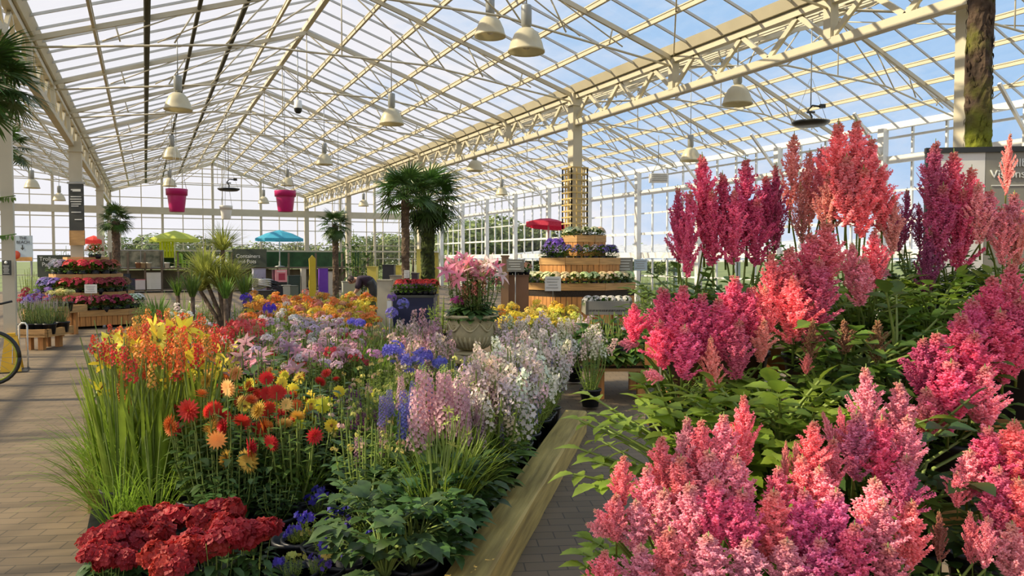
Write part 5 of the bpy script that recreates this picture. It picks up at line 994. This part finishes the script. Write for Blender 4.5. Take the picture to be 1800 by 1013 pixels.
def cl_a(f): return ('violet blue', (.20, .12, .55)) if f < .28 else ('lilac', (.45, .36, .62)) if f < .36 else ('dark red', (.40, .02, .07)) if f < .5 else ('crimson', (.55, .03, .10)) if f < .86 else ('white', (.82, .82, .74))
def cl_b(f): return ('pale lilac', (.52, .44, .66)) if f < .22 else ('violet blue', (.25, .16, .58)) if f < .42 else ('scarlet', (.68, .02, .06)) if f < .62 else ('dark red', (.36, .03, .05)) if f < .85 else ('bronze', (.35, .18, .08))
def cl_c(f): return ('grey lilac', (.42, .36, .48)) if f < .38 else ('scarlet', (.70, .02, .07)) if f < .72 else ('bronze red', (.42, .10, .05))
a0, a1 = fa - 1.75, fa + 1.75
for (z, r, n, f, d_) in ((.36, 1.19, 17, cl_a, 'the lowest tier of the left planter'), (.76, .88, 13, cl_b, 'the second tier of the left planter'), (1.18, .64, 9, cl_c, 'the third tier of the left planter')):
    ring(CL, r, z, n, a1, a0, (lambda g: (lambda u: g(u)))(f), PF, .42, d_, 'potted flower', 'flowers on ' + d_)
for px, c, l in ((163, (.45, .10, .04), 'bronze red potted flower topmost on the left planter'), (172, (.55, .08, .06), 'taller bronze red potted flower at the very top of the left planter')):
    p = gp(px, 18.4, 1.60); tag(put('potted_flower', PFT[0], None, p, scale=(.34, .34, .30), color=c), l, 'potted flower')
# little price card on the left planter
def card(px, py, D, w_, h_, m_, label, name='price_card', dark=False):
    p = W(px, py, D); t = thing(name, label, 'sign', p, rz=FACE); m = MB(); m.box((0, 0, 0), (w_, .01, h_)); m.build('card', [m_], t); m = MB()
    for i in range(4): m.box((-w_ * .05 * (i % 2), -.008, h_ * (.32 - .2 * i)), (w_ * (.75 - .1 * (i % 3)), .004, h_ * .05))
    m.build('lettering', ['letters' if dark else 'grey'], t); m = MB(); m.tube([(0, .012, h_ / 2), (0, .012, (-h_ / 2 - .22) if not dark else -p.z)], .008); m.build('stake', ['grey'], t)
card(159, 508, 17.3, .28, .20, 'card', 'white price card standing on the second tier of the left planter')
# right tiered planter round the trellis column
CR = Vector((8.2, 14.1, 0)) - DH * .1; t = thing('tiered_planter', 'orange cedar tiered planter stepped round the trellis column', 'planter', CR)
o1 = RT * .02; o2 = RT * .22
for (z0, z1, r, c) in ((.10, 1.12, 1.28, (0, 0)), (1.12, 1.62, .88, (RT.x * .08, RT.y * .08)), (1.62, 2.08, .46, (RT.x * .18 - DH.x * .1, RT.y * .18 - DH.y * .1))): tier(t, z0, z1, r, fa + PI / 8, c)
for i in range(8): m = MB(); m.box((1.1 * math.cos(i * PI / 4), 1.1 * math.sin(i * PI / 4), .05), (.08, .08, .1)); m.build('foot', ['wood'], t)
def rc_a(f): return ('cream white', (.80, .76, .46))
def rc_b(f): return ('violet', (.22, .12, .50)) if f < .3 else ('grey mauve', (.34, .27, .36)) if f < .45 else ('deep violet', (.18, .12, .46)) if f < .8 else ('lilac', (.40, .30, .55))
def rc_c(f): return ('white and green', (.72, .70, .52))
ring(CR, 1.12, 1.06, 20, fa - 1.7, fa + 1.7, rc_a, PF, .30, 'the lowest tier of the right planter', 'potted flower', 'flowers on the lowest right tier'); ring(CR + RT * .08, .72, 1.56, 14, fa - 1.75, fa + 1.75, rc_b, PFT, .27, 'the middle tier of the right planter', 'potted flower', 'flowers on the middle right tier')
ring(CR + RT * .18 - DH * .1, .34, 2.01, 7, fa - 2.0, fa + 2.0, rc_c, PF, .26, 'the top tier of the right planter', 'potted flower', 'flowers on the top right tier')
ring(CR - RT * .42 - DH * .1, .16, 1.56, 3, fa - 1.2, fa + 1.2, lambda f: ('violet trailing', (.22, .08, .60)), PF, .30, 'the middle tier left of the top box', 'potted flower', 'trailing violets left of the top box', 1.6)
card(972, 499, 14.3, .30, .27, 'card', 'white picture card hooked on the lowest tier of the right planter'); card(1098, 466, 16, .34, .30, 'signgrey', 'grey notice board right of the middle tier of the right planter', dark=True); card(1126, 466, 16.2, .28, .24, 'beachblue', 'pale lilac notice beside the grey one, right of the cedar planter'); card(906, 467, 13.6, .31, .22, 'signgrey', 'grey notice board left of the cedar planter, on the brown stand', dark=True)
# ================================================================== CARTS
def cart(px0, px1, D, ztop, dep, label, col='wood', lh=.14):
    a = gp(px0, D); b = gp(px1, D); w_ = (b - a).length; t = thing('display_cart', label, 'cart', a, rz=-YAW); m = MB(); m.box((w_ / 2, .02, ztop - lh / 2), (w_, .04, lh)); m.box((w_ / 2, dep, ztop - lh / 2), (w_, .04, lh)); m.build('rail', [col], t)
    for x in (.02, w_ - .02): m = MB(); m.box((x, dep / 2, ztop - lh / 2), (.04, dep, lh)); m.build('side_rail', [col], t)
    m = MB(); m.box((w_ / 2, dep / 2, ztop - lh * .7), (w_ - .05, dep, .03)); m.build('tray_board', ['soil'], t)
    for x in (.18, w_ - .18):
        for y in (.15, dep - .15): m = MB(); m.box((x, y, (ztop - lh) / 2), (.09, .09, ztop - lh)); m.build('leg', ['plank'], t)
    return t, w_
def on(t, x, y, z): return t.matrix_basis @ Vector((x, y, z)) if False else Vector(t.location) + Vector((math.cos(-YAW) * x - math.sin(-YAW) * y, math.sin(-YAW) * x + math.cos(-YAW) * y, z))
t, w_ = cart(1030, 1160, 8.6, .50, .9, 'low timber display cart with black plant trays behind the astilbes', lh=.17)
for i in range(4):
    for j in range(2):
        p = on(t, .02 + (w_ - .04) * (i + .5) / 4, .22 + .42 * j, .40); k = thing('plant_tray', '%s of four black plant trays in the %s row of the low cart' % (ORD[i], ('front', 'back')[j]), 'tray', p, rz=-YAW); m = MB(); ww = (w_ - .06) / 4
        m.box((0, 0, .02), (ww, .38, .02)); m.box((0, -.19, .12), (ww, .012, .22)); m.box((0, .19, .12), (ww, .012, .22)); m.box((-ww / 2 + .006, 0, .12), (.012, .38, .22)); m.box((ww / 2 - .006, 0, .12), (.012, .38, .22)); m.build('tray_box', ['pot'], k); m = MB(); m.box((0, -.2, .15), (.045, .004, .045)); m.build('price_tag', ['card'], k)
        plant('%s green geranium in the %s tray row of the low cart' % (ORD[i], ('front', 'back')[j]), 'geranium', 'geranium', p + Vector((0, 0, .03)), .42 + .1 * j, 'mound' if i % 2 else 'mounddark', 'dome', .03, ((.7, .5, .6),), 1, pot=False, fw=1.15)
t, w_ = cart(22, 80, 13.3, .37, .8, 'low timber cart of lavender beside the slim column on the left')
for i in range(4):
    for j in range(2): p = on(t, w_ * (i + .5) / 4, .2 + .4 * j, .27); plant('%s lavender in the %s row of the left cart' % (ORD[i], ('front', 'back')[j]), 'lavender', 'lavender', p, .66, 'finegrey', 'lav', .13, ((.42, .36, .46), (.5, .42, .45)), 11, up=True, fw=.9, drop=.04)
t, w_ = cart(78, 113, 15.6, .62, .8, 'second timber cart with pale yellow flowers before the left tiered planter')
for i in range(3): plant('%s pale yellow potted flower on the second left cart' % ORD[i], 'potted flower', 'yellow_perennial', on(t, w_ * (i + .5) / 3, .2, .52), .48, 'bushbright', 'dome', .06, ((.75, .70, .30),), 9, fw=.9)
for i, (px, c, l) in enumerate(((48, (.45, .03, .06), 'dark red flowers behind the lavender cart'), (62, (.25, .16, .55), 'violet flowers behind the lavender cart'), (82, (.30, .2, .6), 'blue violet flowers left of the tiered planter'))): plant(l, 'potted flower', 'tall_perennial', gp(px, 17.5), .92, 'bush', 'dome', .09, (c,), 9)
m = MB(); m.tube([(0, 0, 0), (0, 0, .62), (.04, 0, .66), (.09, 0, .66), (.12, 0, .62), (.12, 0, 0)], .012, 8); tag(m.build('hoop_rail', ['white'], None, gp(31, 11.2), FACE), 'small white hoop rail beside the foot of the slim column', 'rail')
# pale bench and navy display table in the middle distance
t, w_ = cart(1030, 1112, 11.2, .98, .7, 'pale slate bench with small white flowers left of the crimson astilbe', 'signgrey', .20)
for i in range(6): tag(put('potted_flower', PF[i % 3], None, on(t, w_ * (i + .5) / 6, .22, .86), rz=U(0, 6), scale=.2, color=(.80, .76, .72, 1)), '%s of six white potted flowers on the pale slate bench' % ORD[i], 'potted flower', 'white flowers on the pale slate bench')
a = gp(690, 15); b = gp(762, 15); t = thing('display_table', 'navy cloth-covered display table in the middle distance', 'table', a, rz=-YAW); w_ = (b - a).length; m = MB(); m.box((w_ / 2, .4, .42), (w_, .8, .84)); m.build('cloth_cover', ['darkblue'], t); m = MB(); m.box((w_ / 2, .4, .86), (w_ + .04, .84, .04)); m.build('table_top', ['dark'], t)
for i in range(7): tag(put('potted_flower', PFD[0], None, on(t, w_ * (i + .5) / 7, .2, .88), rz=U(0, 6), scale=.26, color=(.10, .03, .12, 1)), '%s of seven dark leafy pots along the front of the navy table' % ORD[i], 'potted plant', 'dark leafy pots on the navy table')
for i in range(6): tag(put('potted_flower', PF[i % 3], None, on(t, w_ * (i + .5) / 6, .58, .88), rz=U(0, 6), scale=.32, color=(.72, .015, .012, 1)), '%s of six scarlet potted begonias on the navy table' % ORD[i], 'potted flower', 'scarlet begonias on the navy table')
def box_at(px, py0, py1, wpx, D, col, label, cat='box', name='storage_box', dep=.35, lid=None):
    z0 = max(0, hz(py1, D)); z0 = 0; z1 = hz(py0, D); p = gp(px, D, z0); t = thing(name, label, cat, p, rz=FACE); w_ = wpx * D / FPX; m = MB(); m.box((0, 0, (z1 - z0) / 2), (w_, dep, z1 - z0)); m.build('box_body', ['paint'], t, color=col); m = MB(); m.box((0, 0, z1 - z0 + .015), (w_ + .03, dep + .03, .03)); m.build('lid', ['paint'], t, color=lid or tuple(c * .7 for c in col)); return t
for px, py0, w_, D, c, l in ((677, 494, 24, 18, (.50, .47, .36), 'cream slatted counter just right of the bending person'), (700, 486, 26, 20, (.42, .37, .28), 'tan counter behind the cream slatted one'), (684, 467, 20, 23, (.03, .03, .035), 'black cabinet behind the tan counter'), (700, 468, 12, 24, (.75, .62, .10), 'yellow box on the right of the black cabinet'), (655, 470, 16, 24, (.70, .60, .10), 'yellow box left of the black cabinet'),
    (730, 482, 10, 19, (.05, .035, .05), 'black pot box right of the slim palm'), (740, 440, 13, 23, (.62, .56, .12), 'tall lime yellow panel box beside the thick dark palm trunk'), (760, 446, 22, 24, (.40, .34, .06), 'mustard yellow panel box behind the thick dark palm trunk'), (888, 452, 12, 13.9, (.26, .15, .08), 'brown upright box left of the grey notice board'), (905, 486, 48, 14.2, (.22, .11, .06), 'low brown display box under the grey notice board')): box_at(px, py0, 0, w_, D, c, l)
for i in range(5): tag(put('potted_flower', PF[i % 3], None, gp(886 + i * 10, 14.2, hz(486, 14.2) + .03), rz=U(0, 6), scale=.24, color=((.42, .20, .14, 1), (.5, .42, .40, 1))[i % 2]), '%s of five russet potted flowers on the low brown box' % ORD[i], 'potted flower', 'russet flowers on the low brown box')
card(715, 482, 17, .12, .17, 'card', 'small white notice on a stand right of the slim palm', 'notice_stand')
plant('lilac potted flowers left of the cedar planter', 'potted flower', 'lilac_perennial', gp(938, 17), 1.55, 'finegrey', 'dome', .09, ((.5, .42, .62),), 9, fs=.9, fw=.4)
for px, D, c, l in ((1135, 17.5, 'bushbright', 'bright leafy shrub right of the pale lilac notice'), (1158, 15.5, 'bushbright', 'bright leafy shrub close behind the crimson astilbe stems'), (1180, 19, 'bush', 'taller green shrub against the right glass wall'), (1135, 12.5, 'bushbright', 'low light green shrub left of the astilbes')): plant(l, 'shrub', 'leafy_shrub', gp(px, D), hz(470 if D > 13 else 500, D), c, None, fw=.7)
# ================================================================== PALMS AND SPIKY PLANTS
def palm(px, D, ycrown, r, tr_, label, n=26, m_='bark', lo=-.9):
    z = hz(ycrown, D); t = trunk(px, D, tr_, z, 'palm_tree', label, m_, True); palm_crown(t, z, r, n, lo); return t
palm(-32, 8.6, 150, .80, .07, 'fan palm at the left edge with its crown under the lattice girder', 34); palm(19, 12.4, 262, .50, .05, 'smaller fan palm with one hanging crown right of the slim column', 14)
palm(205, 22.5, 388, .62, .10, 'fan palm with a thick bare trunk right of the left tiered planter', 26); palm(590, 23, 396, .62, .085, 'shaggy fan palm beneath the white hanging pot right of mid-nave', 30, lo=-1.3)
palm(713, 17.5, 348, .92, .085, 'slim brown-trunked fan palm, left one of the tall pair', 28, lo=-.6); palm(752, 19, 352, 1.10, .16, 'thick dark-trunked fan palm, right one of the tall pair', 38, 'ivybark', lo=-1.4)
plant('tall dark glossy-leaved tree right of the shaggy fan palm', 'tree', 'glossy_tree', gp(628, 25), hz(388, 25), 'bushdark', None, fw=.55, fs=1.0); plant('medium dark green bush between the glossy tree and the slim palm', 'bush', 'leafy_shrub', gp(660, 27), hz(440, 27), 'bush', None, fw=.7)
def spiky(px, D, heads, label, fk='yucca', tk=.05):
    p = gp(px, D); t = thing('spiky_plant', label, 'spiky plant', p); put('pot', POT, t, scale=1.6)
    for (hx, hy, s) in heads:
        q = W(hx, hy, D) - p; m = MB(); m.tube([(0, 0, .2), (q.x * .3, q.y * .3, q.z * .5), (q.x, q.y, q.z)], [tk, tk * .8, tk * .7], 8); m.build('trunk', ['bark'], t); put('foliage', fol(fk)[0], t, q, scale=s, rz=U(0, 6))
spiky(395, 13.5, [(360, 488, .80), (392, 440, .60), (408, 496, .60), (385, 505, .70), (352, 512, .60), (398, 518, .62)], 'tall yellow-striped spiky plant in mid-nave behind the flower bed'); 
M_st = spiky(338, 12.5, [(338, 522, .50)], 'green spiky plant left below the yellow-striped one', 'phormium'); spiky(312, 13.5, [(312, 520, .42)], 'smaller olive spiky plant farthest left in front of the display stand', 'phormium'); spiky(432, 13, [(430, 520, .5)], 'dark olive spiky plant right below the yellow-striped one', 'phormium'); spiky(398, 12, [(396, 525, .42)], 'low bronze-green spiky plant below the yellow-striped one', 'phormium')
t = plant('bright fern-like palm behind the trolley parking sign', 'fern', 'feathery_palm', gp(112, 27), hz(420, 27) , 'bushbright', None, fw=.7); plant('lime green shrub behind the beach sign', 'shrub', 'leafy_shrub', gp(52, 23), hz(462, 23), 'lime', None, fw=.8); plant('lime leafy shrub lower left of the trolley parking sign', 'shrub', 'leafy_shrub', gp(64, 21), hz(488, 21), 'lime', None, fw=.8)
# ================================================================== PERSON bending over the counter
def person():
    D = 21; p = gp(657, D); t = thing('person', 'person with dark hair in a dark top and trousers bending down beside the cream counter', 'person', p, rz=FACE)
    # side view: hips to the right, head and shoulders lowered to the left (-x)
    J = [(0, 0, .84), (-.16, 0, 1.02), (-.34, 0, 1.06), (-.44, 0, 1.05), (-.53, 0, 1.02), (-.50, -.0, 1.10), (.0, -.10, .80), (-.02, -.11, .44), (.03, -.11, .07), (-.10, -.11, .03), (.0, .10, .80), (-.06, .11, .44), (-.02, .11, .07), (-.15, .11, .03), (-.36, -.18, 1.02), (-.42, -.22, .76), (-.55, -.18, .58), (-.36, .18, 1.02), (-.44, .2, .78), (-.58, .14, .62)]
    E_ = [(0, 1), (1, 2), (2, 3), (3, 4), (0, 6), (6, 7), (7, 8), (8, 9), (0, 10), (10, 11), (11, 12), (12, 13), (2, 14), (14, 15), (15, 16), (2, 17), (17, 18), (18, 19)]
    rad = [.14, .15, .14, .055, .085, .05, .09, .065, .045, .04, .09, .065, .045, .04, .06, .045, .03, .06, .045, .03]
    def skin(name, keep, mat_, par, grow=0.0, extra=None):
        idx = {v: i for i, v in enumerate(keep)}; me = bpy.data.meshes.new(name); me.from_pydata([J[i] for i in keep], [(idx[a], idx[b]) for a, b in E_ if a in idx and b in idx], []); me.materials.append(M[mat_]); o = bpy.data.objects.new(name, me); COL.objects.link(o); o.parent = par
        sk = o.modifiers.new('skin', 'SKIN'); 
        for i, v in enumerate(keep): me.skin_vertices[0].data[i].radius = (rad[v] + grow, rad[v] + grow)
        me.skin_vertices[0].data[0].use_root = True; ss = o.modifiers.new('sub', 'SUBSURF'); ss.levels = 2; ss.render_levels = 2; return o
    b = skin('body', [i for i in range(20) if i != 5], 'skin', t)
    skin('trousers', [0, 1, 6, 7, 8, 10, 11, 12], 'black', t, .034); skin('top', [0, 1, 2, 3, 14, 15, 17, 18], 'jumper', t, .032) if M.setdefault('jumper', mat('dark_plum_jumper', (.035, .02, .04), .8, .3, 8)) else None
    m = MB(); m.lathe([(0, -.135), (.045, -.125), (.072, -.08), (.085, -.02), (.088, .04), (.07, .10), (.0, .125)], 20); h = m.build('head', ['skin'], t, (-.585, 0, 1.01)); h.rotation_euler = (0, -1.9, 0)
    m = MB(); m.lathe([(.098, -.03), (.104, .03), (.085, .11), (.04, .14), (0, .145)], 20); hr = m.build('hair', ['hairdark'], t, (-.585, 0, 1.015)) if M.setdefault('hairdark', mat('dark_brown_hair', (.03, .015, .012), .6, .3, 30, stretch=(1, 1, .2))) else None; hr.rotation_euler = (0, -1.0, 0)
    for sy in (-1, 1):
        m = MB(); m.octa((-.655, .03 * sy, .985), .011, 0); m.build('eye', ['black'], t); m = MB(); m.octa((-.59, .088 * sy, .995), .02, 0, 1.4); m.build('ear', ['skin'], t)
        m = MB(); bs = Vector(J[16 if sy < 0 else 19])
        for i in range(5):
            dx = (-.02 + i * .011); L_ = (.05, .075, .082, .076, .06)[i]; q = bs + Vector((-.02, dx * sy, -.02)); m.tube([q, q + Vector((-L_ * .6, 0, -L_ * .5)), q + Vector((-L_ * .8, 0, -L_))], [.009, .008, .006], 6)
        m.build('fingers', ['skin'], t)
        m = MB(); f = Vector(J[9 if sy < 0 else 13]); m.tube([f + Vector((.13, 0, .0)), f + Vector((.05, 0, .01)), f + Vector((-.06, 0, .0)), f + Vector((-.10, 0, -.005))], [.035, .045, .04, .02], 10); m.build('shoe', ['black'], t)
    m = MB(); m.tube([(-.668, 0, .99), (-.69, 0, .965), (-.672, 0, .96)], [.012, .016, .01], 6); m.build('nose', ['skin'], t); m = MB(); m.box((-.655, 0, .935), (.01, .04, .008)); m.build('mouth', ['petal'], t, color=(.4, .1, .1))
    return t
person()

for px, D, h, fk, l in ((252, 15.5, .80, 'bush', 'low green bush farthest left behind the orange crocosmias'), (275, 16.5, .95, 'phormium', 'upright olive-leaved clump left of the green spiky plants'), (300, 14.5, .80, 'bushbright', 'light green bush below the smaller olive spiky plant'), (325, 16, .95, 'strapgrass', 'grassy clump between the green spiky plants'), (358, 14.5, .85, 'bush', 'green bush at the left foot of the yellow-striped plant'), (380, 15.5, .8, 'bronze', 'bronze bush behind the yellow-striped plant'), (415, 15, .8, 'bush', 'green bush at the right foot of the yellow-striped plant'), (445, 16.5, .85, 'bushdark', 'dark bush in front of the plum coloured crate'),
    (470, 17, .8, 'bush', 'green bush in front of the hose plinth'), (560, 19, .85, 'bushbright', 'light green bush right of the mustard yellow board'), (600, 19, .9, 'bush', 'green bush at the foot of the shaggy palm'), (635, 17, .8, 'bush', 'green bush left of the bending person'), (775, 14.5, .95, 'bushbright', 'bright bush between the navy table and the stone urn')):
    plant(l, 'bush', 'low_bush', gp(px, D), h, fk, None, fw=1.2)
